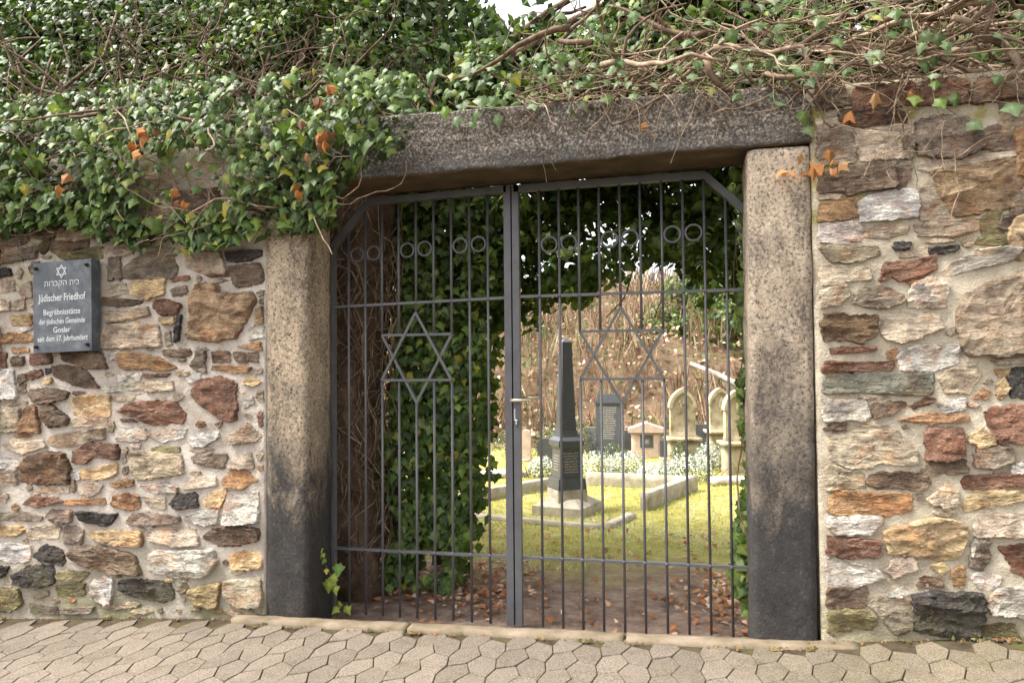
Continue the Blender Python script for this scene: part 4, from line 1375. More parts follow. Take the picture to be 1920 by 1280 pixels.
def tubes(name, paths, mat, parent, n=5, kind='stuff'):
    V, F = [], []
    for P, r0, r1 in paths:
        m = len(P)
        v, f = tube(P, [r0 + (r1 - r0) * i / (m - 1) for i in range(m)], n, False)
        k = len(V)
        V += v
        F += [tuple(q + k for q in w) for w in f]
    return tag(build(name, V, F, mat, parent, True), kind=kind)

def in_poly(x, z, poly):
    c = np.zeros(len(x), bool)
    j = len(poly) - 1
    for i in range(len(poly)):
        (xi, zi), (xj, zj) = poly[i], poly[j]
        hit = ((zi > z) != (zj > z)) & (x < (xj - xi) * (z - zi) / (zj - zi + 1e-12) + xi)
        c ^= hit
        j = i
    return c
# ------------------------------------------------------------------ ivy hanging over the left wall
IVL = [(-6.0, 2.2), (-4.6, 2.12), (-3.51, 2.18), (-2.93, 2.17), (-2.62, 2.21), (-2.45, 2.19), (-2.22, 2.10), (-1.95, 2.03), (-1.74, 2.02), (-1.49, 2.05), (-1.17, 2.08), (-0.9, 2.11),
       (-0.81, 2.19), (-0.83, 2.32), (-0.66, 2.43), (-0.5, 2.47), (-0.45, 2.63), (-0.35, 2.71), (-0.35, 2.85), (-1.05, 2.95), (-6.0, 3.0)]
ivy = empty('ivy_plant', (-2.3, -0.35, 2.0), 'dense green ivy with hanging leaves spilling over the left wall and lintel end', 'ivy')

def bulge(x, z):
    """how far the mass of ivy stands out from the wall at a height z"""
    b = np.interp(z, [2.0, 2.15, 2.35, 2.6, 2.8, 3.0], [.04, .10, .19, .26, .22, .02])
    return b

def sample_poly(N, poly, x0, x1, z0, z1):
    X, Z = [], []
    while len(X) < N:
        x = rng.uniform(x0, x1, 4000); z = rng.uniform(z0, z1, 4000)
        m = in_poly(x, z, poly)
        X += list(x[m]); Z += list(z[m])
    return np.array(X[:N]), np.array(Z[:N])

def clumpy(x, z, s, thr):
    v = np.array([noise.noise(Vector((a * s, 3.3, b * s))) for a, b in zip(x, z)])
    return v > thr

# front layer
X, Z = sample_poly(4600, IVL, -4.2, -.33, 2.0, 3.0)
keep = clumpy(X, Z, 5.5, -.3)
hole = (np.abs(X + 1.70) < .30) & (np.abs(Z - 2.38) < .17) & (rng.random(len(X)) < .85)
keep &= ~hole
X, Z = X[keep], Z[keep]
lay = rng.random(len(X))
Y = -0.33 - bulge(X, Z) * (.35 + .65 * lay) - .015
N = len(X)
nr = np.stack([rng.normal(0.05, .42, N), np.full(N, -1.0), rng.normal(.35, .42, N)], 1)
sz = rng.uniform(.034, .09, N) * np.where(rng.random(N) < .3, .75, 1) * np.interp(Z, [2.1, 2.7], [1.12, .85])
cl = pick_colors(N, GREENS)
C = np.stack([X, Y, Z], 1)
vis = (X > -3.15)
front = np.argsort(-(lay + vis * 2 + (sz > .045) * .3))[:280]
mask = np.zeros(N, bool); mask[front] = True
ivy_objects(C[mask], nr[mask], sz[mask], cl[mask], ivy)
cloud('foliage', C[~mask], nr[~mask], sz[~mask], cl[~mask], MAT['leafc'], ivy, IVY, IVY_F, .35)
# inner layer near wall and over its top; darker greens paint the depth shade
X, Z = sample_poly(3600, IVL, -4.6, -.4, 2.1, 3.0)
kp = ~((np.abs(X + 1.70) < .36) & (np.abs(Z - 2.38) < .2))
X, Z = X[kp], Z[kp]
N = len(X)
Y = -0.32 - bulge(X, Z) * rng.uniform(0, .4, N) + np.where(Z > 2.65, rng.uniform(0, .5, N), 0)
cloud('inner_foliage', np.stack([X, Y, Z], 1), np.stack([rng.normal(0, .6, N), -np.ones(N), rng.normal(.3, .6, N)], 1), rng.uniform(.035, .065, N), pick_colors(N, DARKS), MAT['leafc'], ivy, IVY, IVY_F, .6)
# runners and stems
paths = []
for i in range(150):
    x = random.uniform(-4.0, -.7); z = random.uniform(2.15, 2.85)
    y = -0.33 - float(bulge(x, z)) * random.uniform(.2, .95)
    P = walk((x, y, z), (random.choice((-1, 1)) * 1.0, 0, random.gauss(0, .5)), random.randint(5, 11), .05, .33)
    P = [Vector((p.x, min(p.y, -.315) if p.z < 2.6 else p.y, p.z)) for p in P]
    r = random.choice((.0022, .003, .0038, .006))
    paths.append((P, r, r * .5))
for i in range(40):      # tangle in the bare patch
    P = walk((random.uniform(-2.05, -1.3), -.33 - random.uniform(0, .03), random.uniform(2.2, 2.55)), (random.choice((-1, 1)), 0, random.gauss(-.1, .5)), 9, .045, .4)
    P = [Vector((p.x, max(-.40, min(p.y, -.325)), p.z)) for p in P]
    paths.append((P, .003, .0015))
tubes('runners', paths, MAT['bark_pale'], ivy)
paths = []
for i in range(240):     # bare branching twigs above the wall head
    x = random.uniform(-4.2, -.9)
    P = walk((x, random.uniform(-.55, .25), random.uniform(2.65, 3.35)), (random.gauss(0, 1), random.gauss(-.1, .3), random.gauss(.4, .5)), random.randint(5, 11), .055, .24)
    r = random.choice((.002, .003, .004, .006))
    paths.append((P, r, r * .35))
tubes('twigs', forked(paths), MAT['bark'], ivy)
for i in range(22):      # thick old stems along the wall head
    x = random.uniform(-3.8, -1.0)
    P = walk((x, random.uniform(-.5, -.1), random.uniform(2.6, 2.95)), (random.choice((-1, 1)) * .8, -.1, random.uniform(-.1, .8)), 14, .075, .2)
    rr_ = random.uniform(.007, .014)
    v, f = tube(P, [rr_ * min(1, .35 + k * .3) * (1 - .85 * max(0, k - 4) / 10) for k in range(len(P))], 7)
    build('stem', v, f, MAT['bark'], ivy, True)
# withered leaves caught in the ivy
for (x, z, n_) in ((-1.86, 2.57, 5), (-.88, 2.52, 7), (-1.72, 2.27, 3), (-2.35, 2.36, 2), (-.80, 2.72, 3), (-1.0, 2.24, 2)):
    cc = np.array([[x + random.gauss(0, .045), -.36 - float(bulge(x, z)) * .95, z + random.gauss(0, .05)] for _ in range(n_)])
    ivy_objects(cc, rng.normal(0, .5, (n_, 3)) + np.array([0, -1, .2]), rng.uniform(.06, .085, n_), pick_colors(n_, DEADC), ivy, 'withered_leaf', MAT['deado'], curl=3.5)

# ------------------------------------------------------------------ tangle of bare ivy stems over the lintel and the right wall
ivr = empty('ivy_plant', (1.4, -0.2, 2.62), 'tangle of bare brown ivy stems with few pale leaves over the right wall', 'ivy')
def top_z(x): return 2.70 - .012 * x
paths, thick, pale = [], [], []
for i in range(430):
    x = random.triangular(-.4, 4.2, 1.6) if i % 3 else random.uniform(.3, 2.7)
    z = top_z(x) + abs(random.gauss(0, .2)) + (.0 if x > .7 else -.0)
    if x < .5: z = top_z(x) + abs(random.gauss(0, .07))
    y = random.uniform(-.42, .25)
    sgn = random.choice((-1, 1))
    P = walk((x, y, z), (sgn, random.gauss(0, .25), random.gauss(.05, .35)), random.randint(6, 15), .055, .26,
             lambda p: Vector((0, 0, 1)) * (top_z(p.x) + .02 - p.z) * 2 if p.z < top_z(p.x) else (Vector((0, 0, -.25)) if p.z > 3.2 else Vector((0, 0, 0))))
    P = [Vector((p.x, min(p.y, -.335) if p.z < top_z(p.x) else p.y, p.z)) for p in P]
    r = random.choice((.002, .003, .004, .005, .007))
    (pale if random.random() < .45 else paths).append((P, r, r * .3))
# stems let down over the lintel face and the right wall
for i in range(12):
    x = random.uniform(.1, 2.6)
    P = walk((x, -.37, top_z(x) - .0), (random.choice((-1, 1)) * random.uniform(.6, 1.8), -.05, -.8), random.randint(5, 9), .045, .45, lambda p: Vector((0, (-.35 - p.y) * 5, 0)))
    P = [Vector((p.x, min(p.y, -.342), p.z)) for p in P]
    pale.append((P, .0024, .0012))
for (x, z, n_, dx) in ((2.02, 2.44, 9, -.02), (2.06, 2.30, 7, .02), (1.55, 2.47, 6, .7), (2.2, 2.36, 7, -.9), (1.9, 2.42, 8, -.8), (1.7, 2.3, 6, .9), (2.4, 2.42, 7, -.5)):
    P = walk((x, -.35, z), (dx, 0, -1 if abs(dx) < .1 else -.05), n_, .05, .22)
    P = [Vector((p.x, min(max(p.y, -.38), -.348), p.z)) for p in P]
    pale.append((P, .003, .0016))
tubes('twigs', forked(paths), MAT['bark'], ivr)
tubes('pale_twigs', forked(pale, .4), MAT['bark_pale'], ivr)
for i in range(34):
    x = random.uniform(.35, 2.7)
    P = walk((x, random.uniform(-.40, -.05), top_z(x) + random.uniform(.03, .35)), (random.choice((-1, 1)), random.gauss(0, .1), random.gauss(.25, .35)), random.randint(7, 12), .07, .24,
             lambda p: Vector((0, 0, 1)) if p.z < top_z(p.x) + .03 else Vector((0, 0, 0)))
    r = random.uniform(.009, .019)
    v, f = tube(P, [r * (1 - .75 * k / len(P)) for k in range(len(P))], 7)
    build('stem', v, f, MAT['bark'] if i % 2 else MAT['bark_pale'], ivr, True)
n1 = 170
X = rng.uniform(-.35, 2.7, n1)
Z = 2.66 + np.abs(rng.normal(0, .2, n1)) - np.where(rng.random(n1) < .2, .1, 0)
C = np.stack([X, rng.uniform(-.52, -.36, n1), Z], 1)
ivy_objects(C, np.stack([rng.normal(0, .4, n1), -np.ones(n1), rng.normal(.5, .4, n1)], 1), rng.uniform(.042, .075, n1), pick_colors(n1, PALE), ivr)
wl = np.array([[1.52, -.36, 2.33], [1.42, -.36, 2.30], [1.47, -.365, 2.27], [1.44, -.365, 2.245], [1.55, -.365, 2.245], [1.58, -.36, 2.31], [1.62, -.37, 2.26], [1.38, -.36, 2.245], [1.36, -.36, 2.26], [1.50, -.365, 2.25], [1.66, -.36, 2.52], [1.74, -.36, 2.56], [1.9, -.36, 2.56], [.72, -.36, 2.52]])
ivy_objects(wl + rng.normal(0, .012, wl.shape) * np.array([1, 0, 1]), rng.normal(0, .8, (len(wl), 3)) + np.array([0, -1, .3]), rng.uniform(.04, .085, len(wl)), pick_colors(len(wl), [(.42, .21, .08, 3), (.33, .15, .05, 2), (.5, .3, .14, 1)], .3), ivr, 'withered_leaf', MAT['deado'], curl=3.5)
tl = np.array([[-.2, -.37, 2.62], [-.26, -.37, 2.67], [-.07, -.37, 2.71], [-.02, -.37, 2.69], [.55, -.38, 2.66], [.3, -.38, 2.76], [1.44, -.38, 2.5], [1.46, -.37, 2.44], [1.9, -.38, 2.54], [1.98, -.38, 2.6], [2.06, -.38, 2.53], [2.0, -.38, 2.52], [2.13, -.38, 2.41], [2.28, -.38, 2.47]])
ivy_objects(tl, rng.normal(0, .25, (len(tl), 3)) + np.array([0, -1, .3]), rng.uniform(.06, .095, len(tl)), pick_colors(len(tl), GREENS[:3] + PALE[:2]), ivr)

# ------------------------------------------------------------------ shrubs standing behind the wall
def shrub(name, label, cat, base, boxes, N, pal, size, stems, bark='bark', shape=HEART, faces=HEART_F, group=None, clump=2.2, thr=-.12):
    """boxes: ellipsoids (centre, radii) that make the crown"""
    t = empty(name, base, label, cat, group)
    Cs, Ns = [], []
    wts = np.array([b[1][0] * b[1][1] * b[1][2] for b in boxes]) ** .8
    for (c, r), n_ in zip(boxes, (N * wts / wts.sum()).astype(int)):
        d = rng.normal(0, 1, (n_, 3)); d /= np.linalg.norm(d, axis=1, keepdims=True)
        rad = rng.random(n_) ** .5
        P = np.array(c) + d * rad[:, None] * np.array(r) * (1 + rng.normal(0, .1, (n_, 1)))
        Cs.append(P); Ns.append(d * .7 + np.array([0, -.3, .5]))
    C = np.concatenate(Cs); Nn = np.concatenate(Ns)
    v = np.array([noise.noise(Vector(p) * clump + Vector((base[0], 0, 5))) for p in C])
    k = v > thr
    C, Nn = C[k], Nn[k]
    Nn = Nn + rng.normal(0, .5, Nn.shape)
    # lighter young leaves on the outside of clumps, by kind not by light
    cloud('crown', C, Nn, rng.uniform(size[0], size[1], len(C)), pick_colors(len(C), pal), MAT['leafc'], t, shape, faces, .6)
    paths = []
    for i in range(stems):
        (c, r) = random.choice(boxes)
        q = Vector(c) + Vector((random.gauss(0, r[0] * .5), random.gauss(0, r[1] * .4), random.gauss(0, r[2] * .5)))
        p = Vector(base) + Vector((random.gauss(0, .25), random.gauss(0, .15), 0))
        P = [p.lerp(q, s / 9) + Vector((random.gauss(0, .05), random.gauss(0, .05), random.gauss(0, .04))) * (1 if s else 0) for s in range(10)]
        rr = random.uniform(.008, .02)
        paths.append((P, rr, rr * .25))
    for i, (P, a, b) in enumerate(paths[:24]):
        v_, f_ = tube(P, [a + (b - a) * j / 9 for j in range(10)], 6)
        build('branch', v_, f_, MAT[bark], t, True)
    tw = list(paths[24:])
    for i in range(stems * 3):
        P0 = random.choice(paths)[0]
        p = P0[random.randint(3, 9)]
        P = walk(p, (random.gauss(0, 1), random.gauss(0, .7), random.gauss(.5, .6)), 6, .06, .25)
        tw.append((P, .0045, .0015))
    if tw: tubes('twigs', tw, MAT[bark], t, 4)
    return t

shrub('ivy_bush', 'dark leafy bush with bare twigs behind the left end of the wall', 'bush', (-3.4, .05, 2.55),
      [((-3.6, .7, 3.1), (1.0, .5, .75)), ((-2.6, .8, 3.2), (.8, .5, .6)), ((-3.3, 1.0, 3.9), (1.2, .5, .55)), ((-4.6, .8, 3.5), (.8, .6, .9)), ((-2.9, .5, 2.9), (1.4, .5, .45)), ((-2.4, 1.3, 4.3), (1.9, .5, .6)), ((-4.0, 1.2, 4.2), (1.4, .5, .9)), ((-4.6, .6, 3.2), (1.0, .5, .8)), ((-3.6, 1.6, 4.0), (1.6, .5, 1.0))], 44000, DARKS + GREENS[:4], (.035, .07), 60, clump=2.6, thr=-.2)
shrub('ivy_bush', 'twiggy bush with upright bare branches above the left wall beside the lintel', 'bush', (-1.7, .05, 2.55),
      [((-1.9, .7, 3.3), (.6, .5, .6)), ((-1.4, .75, 3.6), (.6, .5, .6)), ((-2.0, .9, 3.95), (.7, .5, .4)), ((-1.3, .5, 2.95), (.7, .4, .35)), ((-1.0, .9, 3.3), (.5, .4, .4)), ((-1.6, 1.3, 4.0), (.9, .4, .7))], 21000, DARKS[1:] + GREENS[:5], (.03, .065), 70, clump=2.6, thr=-.2)
shrub('round_bush', 'light green small-leaved bush with yellowish shoots behind the lintel', 'bush', (-.75, .08, 2.6),
      [((-.85, 1.3, 3.25), (.62, .5, .62)), ((-.25, 1.2, 3.15), (.5, .45, .5)), ((-1.0, 1.6, 3.8), (.6, .4, .5)), ((-.6, 1.0, 2.9), (.8, .4, .35)), ((-.9, 1.3, 3.75), (.55, .4, .45)), ((-.4, 1.2, 3.35), (.4, .4, .3))], 24000, BUSH, (.028, .05), 34, shape=LANCE, faces=LANCE_F, clump=4, thr=-.15)
shrub('ivy_bush', 'glossy dark green ivy bush above the middle of the lintel', 'bush', (.6, .05, 2.62),
      [((.35, .8, 3.1), (.55, .45, .38)), ((.75, .9, 3.35), (.55, .45, .4)), ((.1, .9, 2.95), (.6, .4, .28)), ((.95, 1.0, 3.6), (.55, .4, .4)), ((.2, .6, 2.9), (.7, .3, .3)), ((-.25, .8, 3.15), (.4, .35, .4)), ((.0, 1.0, 3.4), (.45, .35, .25)), ((.75, 1.0, 3.75), (.3, .3, .3)), ((-.1, 1.0, 3.4), (.5, .35, .22))], 22000, DARKS[1:] + GREENS[:5] + BUSH[:2], (.04, .075), 26, clump=2.6, thr=-.15)
shrub('ivy_bush', 'dark leafy bush behind the stem tangle on the right wall', 'bush', (2.2, .05, 2.6),
      [((1.6, .75, 3.15), (.7, .45, .45)), ((2.5, .8, 3.1), (.8, .45, .5)), ((2.0, 1.0, 3.5), (1.1, .5, .35)), ((3.6, .9, 3.2), (.9, .5, .6)), ((1.7, .6, 2.9), (.9, .3, .3)), ((1.5, 1.1, 3.8), (.9, .4, .35)), ((2.8, 1.0, 3.7), (.9, .4, .4)), ((1.6, .35, 2.95), (1.2, .2, .3)), ((1.0, .9, 3.95), (.7, .3, .3))], 27000, DARKS + GREENS[:3], (.04, .075), 40, clump=2.6, thr=-.1)

# a tall evergreen hedge farther back closes the view above the wall
def hedge(label, x0, x1, z1, n_, y0=1.1, y1=1.8):
    t = empty('evergreen_hedge', ((x0 + x1) / 2, (y0 + y1) / 2, 0), label, 'hedge', 'evergreen hedges behind the wall')
    X = rng.uniform(x0, x1, n_)
    top = z1 + .25 * np.array([noise.noise(Vector((a * 2.1, 1.5, 0))) for a in X]) + .12 * np.array([noise.noise(Vector((a * 7, 1.5, 0))) for a in X])
    Z = 2.55 + (top - 2.55) * rng.random(n_) ** .8
    Yh = rng.uniform(y0, y1, n_)
    C = np.stack([X, Yh, Z], 1)
    cloud('crown', C, rng.normal(0, .6, C.shape) + np.array([0, -1, .4]), rng.uniform(.07, .12, n_), pick_colors(n_, DARKS + GREENS[:2]), MAT['leafc'], t, LANCE, LANCE_F, .8, 1.0, 'stuff', 1.3)
    for i in range(max(2, int((x1 - x0) * 1.2))):
        x = random.uniform(x0 + .1, x1 - .1)
        P = [(x + random.gauss(0, .03), (y0 + y1) / 2 + .2 + random.gauss(0, .03), 0 + (z1 - .3) * k / 7) for k in range(8)]
        build('stem', *tube(P, [.035 - .003 * k for k in range(8)], 6), MAT['trunk'], t, True)
hedge('tall dark hedge behind the ivy at the top left corner', -6.5, -2.3, 4.7, 14000)
hedge('tall dark hedge behind the stem tangle at the top right', 1.75, 5.6, 4.7, 13000)

# ------------------------------------------------------------------ ivy-grown tree just inside the gate on the left
tree = empty('ivy_covered_tree', (-1.28, .55, 0), 'old tree trunk overgrown with dark ivy just inside the left gate leaf', 'tree')
tp = [(-1.24, .52, -.05), (-1.22, .55, .5), (-1.25, .55, 1.2), (-1.2, .58, 1.9), (-1.15, .65, 2.5), (-1.1, .8, 3.1)]
V, F = tube(tp, [.34, .29, .27, .26, .22, .14], 18)
V = [tuple(Vector(v) + Vector((v[0] - np.interp(v[2], [p[2] for p in tp], [p[0] for p in tp]), v[1] - .57, 0)) * .5 * fbm(v, 3.0)) for v in V]
build('trunk', V, F, MAT['trunk'], tree, True)
for a, b, c in (((-1.05, .75, .0), (-.95, .8, 1.2), (-.8, 1.0, 2.6)), ((-1.28, .65, 2.2), (-.6, 1.0, 2.75), (.35, 1.3, 2.75)), ((-1.2, .7, 2.5), (-.4, 1.5, 2.95), (1.2, 1.8, 2.9)), ((-1.2, .7, 2.3), (-.9, 1.6, 2.5), (-.4, 2.4, 2.6)), ((-.8, 1.1, 0), (-.7, 1.25, 1.0), (-.6, 1.5, 2.3))):
    pts = [Vector(a).lerp(Vector(b), t / 5) if t < 5 else Vector(b).lerp(Vector(c), (t - 5) / 6) for t in range(12)]
    pts = [p + Vector((random.gauss(0, .02), random.gauss(0, .02), random.gauss(0, .02))) for p in pts]
    build('limb', *tube(pts, [.055 - .0035 * i for i in range(12)], 8), MAT['trunk'], tree, True)
# brown climbing stems on the trunk
paths = []
for i in range(230):
    a = random.uniform(-2.6, .4)
    z0 = random.uniform(0, 1.8)
    rad = random.uniform(.28, .36)
    P = []
    for s in range(10):
        a += random.gauss(0, .16)
        z0 += .07 + random.gauss(0, .03)
        cx_ = float(np.interp(z0, [0, 1.2, 2.5], [-1.23, -1.24, -1.15]))
        P.append(Vector((cx_ + rad * math.cos(a), .55 + rad * math.sin(a), z0)))
    paths.append((P, random.choice((.003, .004, .007)), .002))
tubes('climbing_stems', paths[::2], MAT['bark'], tree)
tubes('pale_climbing_stems', paths[1::2], MAT['bark_pale'], tree)

def ivy_mass(N, spec):
    """leaves in a column: spec gives for each height the x range and y range"""
    z = rng.uniform(spec[0][0], spec[-1][0], N)
    zs = [s[0] for s in spec]
    x0 = np.interp(z, zs, [s[1] for s in spec]); x1 = np.interp(z, zs, [s[2] for s in spec])
    y0 = np.interp(z, zs, [s[3] for s in spec]); y1 = np.interp(z, zs, [s[4] for s in spec])
    u = rng.random(N)
    x = x0 + (x1 - x0) * u
    yy = y0 + (y1 - y0) * rng.random(N) ** 1.6 + .35 * (1 - u) ** 2 * 0
    return np.stack([x, yy, z], 1)

spec = [(.02, -1.15, -.5, .42, 1.0), (.35, -1.12, -.42, .45, 1.1), (.7, -1.05, -.36, .45, 1.2), (1.1, -1.05, -.38, .5, 1.3), (1.6, -1.05, -.30, .55, 1.4), (2.1, -1.1, -.25, .6, 1.6), (2.6, -1.2, -.1, .6, 1.8)]
C = ivy_mass(6400, spec)
# the left edge thins out where stems and trunk show
k = rng.random(len(C)) < np.interp(C[:, 0], [-1.15, -.98, -.85], [.08, .45, 1])
C = C[k]
v = np.array([noise.noise(Vector(p) * 3.2) for p in C])
C = C[v > -.25]
nn = np.stack([rng.normal(.2, .45, len(C)), -np.ones(len(C)), rng.normal(.4, .4, len(C))], 1)
sz = rng.uniform(.05, .085, len(C))
cl = pick_colors(len(C), DARKS[1:] + GREENS)
depth_order = np.argsort(C[:, 1] + rng.uniform(0, .2, len(C)))
sel = np.zeros(len(C), bool); sel[depth_order[:280]] = True
ivy_objects(C[sel], nn[sel], sz[sel], cl[sel], tree)
cloud('ivy_foliage', C[~sel], nn[~sel], sz[~sel], cl[~sel], MAT['leafc'], tree, IVY, IVY_F, .45)

# overhanging canopy behind the gate head
def low_edge(x):
    return np.interp(x, [-1.2, -.6, -.43, -.18, -.14, .06, .22, .33, .6, .79, .97, 1.16, 1.33, 1.8, 2.6], [1.5, 1.3, 1.37, 1.53, 1.77, 1.84, 1.78, 1.95, 1.98, 1.86, 1.70, 1.80, 1.66, 1.7, 1.7])
N = 34000
X = rng.uniform(-1.2, 2.6, N); Yc = rng.uniform(.55, 1.7, N)
# the lower edge is seen from below, so farther leaves may hang lower
ze = low_edge(X) - (Yc - 1.5) * .02
Z = ze + (3.25 - ze) * rng.random(N) ** .9
C = np.stack([X, Yc, Z], 1)
v = np.array([noise.noise(Vector((p[0] * 2.4, p[1] * 1.3, p[2] * 2.4))) for p in C])
v += .5 * np.array([noise.noise(Vector((p[0] * 6, p[1] * 3, p[2] * 6))) for p in C])
k = v > np.interp(X, [-.8, 0, .8, 1.6], [-.05, .06, .02, -.05])
C = C[k]
N2 = 7000
X2 = rng.uniform(-1.2, 2.6, N2); Y2 = rng.uniform(1.2, 1.8, N2); e2 = low_edge(X2) + .22
C2 = np.stack([X2, Y2, e2 + (3.3 - e2) * rng.random(N2)], 1)
v2 = np.array([noise.noise(Vector((p[0] * 3.1, 0, p[2] * 3.1))) for p in C2])
C2 = C2[v2 > -.18]
N3 = 15000
X3 = rng.uniform(-2.3, 1.9, N3); Y3 = rng.uniform(.85, 1.5, N3)
top3 = np.interp(X3, [-2.3, -1.0, -.6, -.3, .35, .6, 1.9], [4.7, 4.5, 4.2, 3.78, 3.68, 4.25, 4.7]) + .2 * np.array([noise.noise(Vector((a * 5, 1.5, 0))) for a in X3])
C3 = np.stack([X3, Y3, 2.7 + (top3 - 2.7) * rng.random(N3) ** .85], 1)
cloud('upper_canopy', C3, rng.normal(0, .6, C3.shape) + np.array([0, -1, .4]), rng.uniform(.07, .11, N3), pick_colors(N3, DARKS + GREENS[:3]), MAT['leafc'], tree, LANCE, LANCE_F, .8, 1.0, 'stuff', 1.3)
for x_ in (-1.9, -1.3, -.5, .3, 1.0, 1.6):
    P = [Vector((-1.15, .75, 2.7)).lerp(Vector((x_, 1.2, 3.9 if abs(x_ - .1) < .5 else 4.2)), k / 9) + Vector((random.gauss(0, .03), random.gauss(0, .03), .25 * math.sin(math.pi * k / 9))) for k in range(10)]
    build('limb', *tube(P, [.045 - .004 * k for k in range(10)], 7), MAT['trunk'], tree, True)
cloud('deep_canopy', C2, rng.normal(0, .7, C2.shape) + np.array([0, -.8, .4]), rng.uniform(.07, .11, len(C2)), pick_colors(len(C2), DARKS + GREENS[:2]), MAT['leafc'], tree, LANCE, LANCE_F, .8, 1.0, 'stuff', 1.3)
cloud('canopy', C, rng.normal(0, .7, C.shape) + np.array([0, -.6, .5]), rng.uniform(.05, .085, len(C)), pick_colors(len(C), GREENS[:5] + BUSH[:2]), MAT['leafc'], tree, HEART, HEART_F, .6)
paths = []
for i in range(90):
    p = (random.uniform(-1.0, 1.4), random.uniform(.8, 2.3), random.uniform(2.2, 3.0))
    P = walk(p, (random.choice((-1, 1)), random.gauss(0, .4), random.gauss(-.1, .35)), 12, .08, .2)
    r = random.choice((.003, .004, .006, .011))
    paths.append((P, r, r * .4))
tubes('canopy_twigs', paths, MAT['trunk'], tree)

# ivy on the back of the right post, its edge showing beside the gate
ipr = empty('ivy_plant', (1.3, .1, 0), 'narrow green ivy climbing the back of the right gate post', 'ivy')
N = 900
z = rng.uniform(.1, 2.45, N)
edge = np.interp(z, [.1, .24, .46, .75, .95, 1.06, 1.28, 1.45, 1.6, 2.0, 2.5], [1.17, 1.10, 1.115, 1.185, 1.19, 1.165, 1.15, 1.20, 1.16, 1.19, 1.13])
x = edge + np.abs(rng.normal(0, .07, N)) + .02
y = rng.uniform(.04, .32, N)
C = np.stack([x, y, z], 1)
nn = np.stack([rng.normal(-.4, .4, N), -np.ones(N), rng.normal(.3, .4, N)], 1)
sz = rng.uniform(.045, .08, N)
cl = pick_colors(N, GREENS + BUSH[1:3])
sel = x - edge < .04
ivy_objects(C[sel], nn[sel], sz[sel], cl[sel], ipr)
cloud('foliage', C[~sel], nn[~sel], sz[~sel], cl[~sel], MAT['leafc'], ipr, IVY, IVY_F, .45)
tubes('climbing_stems', [(walk((random.uniform(1.2, 1.34), .06, .05), (0, 0, 1), 34, .07, .12, lambda p: Vector(((1.27 - p.x) * 4, (.08 - p.y) * 4, 1))), .006, .002) for i in range(7)], MAT['bark'], ipr)

# seedling ivy by the left post
sdl = empty('ivy_sprig', (-.98, -.1, .05), 'young bright green ivy sprig at the foot of the left gate post', 'ivy')
P = [(-.98, -.09, .02), (-.99, -.10, .14), (-1.0, -.12, .24), (-1.035, -.14, .32), (-1.045, -.15, .38)]
build('stem', *tube(P, .0025, 5), MAT['bark'], sdl, True)
sp = np.array([[-1.045, -.17, .40], [-1.03, -.17, .375], [-1.05, -.17, .36], [-1.025, -.17, .345], [-1.01, -.17, .29], [-.95, -.15, .30], [-.975, -.16, .25], [-1.0, -.17, .215], [-.97, -.15, .19], [-.96, -.12, .10], [-.98, -.12, .07], [-.93, -.08, .06]])
ivy_objects(sp, rng.normal(0, .3, (len(sp), 3)) + np.array([.1, -1, .3]), np.array([.035, .03, .035, .04, .035, .075, .07, .08, .065, .05, .055, .06]), pick_colors(len(sp), [(.2, .26, .05, 3), (.12, .2, .05, 3), (.28, .26, .05, 1)]), sdl)

# ------------------------------------------------------------------ plants among the graves
def frosted_bush(label, base, boxes, N, whiteness):
    t = empty('grave_shrub', (base[0], base[1], 0), label, 'shrub', 'low shrubs among the graves')
    Cs, Ns = [], []
    for c, r in boxes:
        d = rng.normal(0, 1, (N, 3)); d /= np.linalg.norm(d, axis=1, keepdims=True)
        d[:, 2] = np.abs(d[:, 2])
        rad = rng.uniform(.75, 1.05, N)
        Cs.append(np.array(c) + d * rad[:, None] * np.array(r)); Ns.append(d)
    C = np.concatenate(Cs); Nn = np.concatenate(Ns)
    pal_w = [(.76, .78, .74, 4), (.64, .67, .6, 2), (.25, .3, .16, .6)]
    pal_g = [(.06, .085, .03, 3), (.1, .13, .045, 2), (.2, .23, .13, 1)]
    isw = rng.random(len(C)) < whiteness * np.clip(Nn[:, 2] * 1.9, .15, 1)
    cl = np.where(isw[:, None], pick_colors(len(C), pal_w), pick_colors(len(C), pal_g))
    cloud('crown', C, Nn + rng.normal(0, .5, Nn.shape), rng.uniform(.022, .042, len(C)), cl, MAT['paleleaf'], t, LANCE, LANCE_F, 1.0)
    tubes('stems', [(walk((base[0] + random.gauss(0, .15), base[1] + random.gauss(0, .05), 0), (random.gauss(0, .4), random.gauss(0, .3), 1), 4, .06, .2), .006, .003) for i in range(14)], MAT['bark'], t)
frosted_bush('small white-leaved shrub at the left foot of the obelisk', (-.82, 5.3), [((-.84, 5.35, .02), (.2, .2, .24))], 1200, .8)
frosted_bush('wide white-leaved shrub behind the obelisk below the dark stele', (.05, 5.5), [((-.15, 5.4, .02), (.3, .25, .30)), ((.2, 5.55, .02), (.32, .28, .30))], 1500, .85)
frosted_bush('wide white-leaved shrub in front of the left arched gravestone', (.75, 5.3), [((.6, 5.15, .02), (.3, .25, .22)), ((.95, 5.35, .02), (.32, .28, .30))], 1500, .85)
frosted_bush('round white-leaved shrub between two arched gravestones', (1.2, 6.1), [((1.22, 6.15, .05), (.2, .2, .33))], 1300, .85)
frosted_bush('small green plant at the foot of the left arched gravestone', (.86, 6.2), [((.86, 6.2, .02), (.17, .15, .36))], 900, .05)
frosted_bush('small green plant at the foot of the dark stele', (-.1, 7.3), [((-.1, 7.3, .02), (.22, .15, .22))], 700, .1)
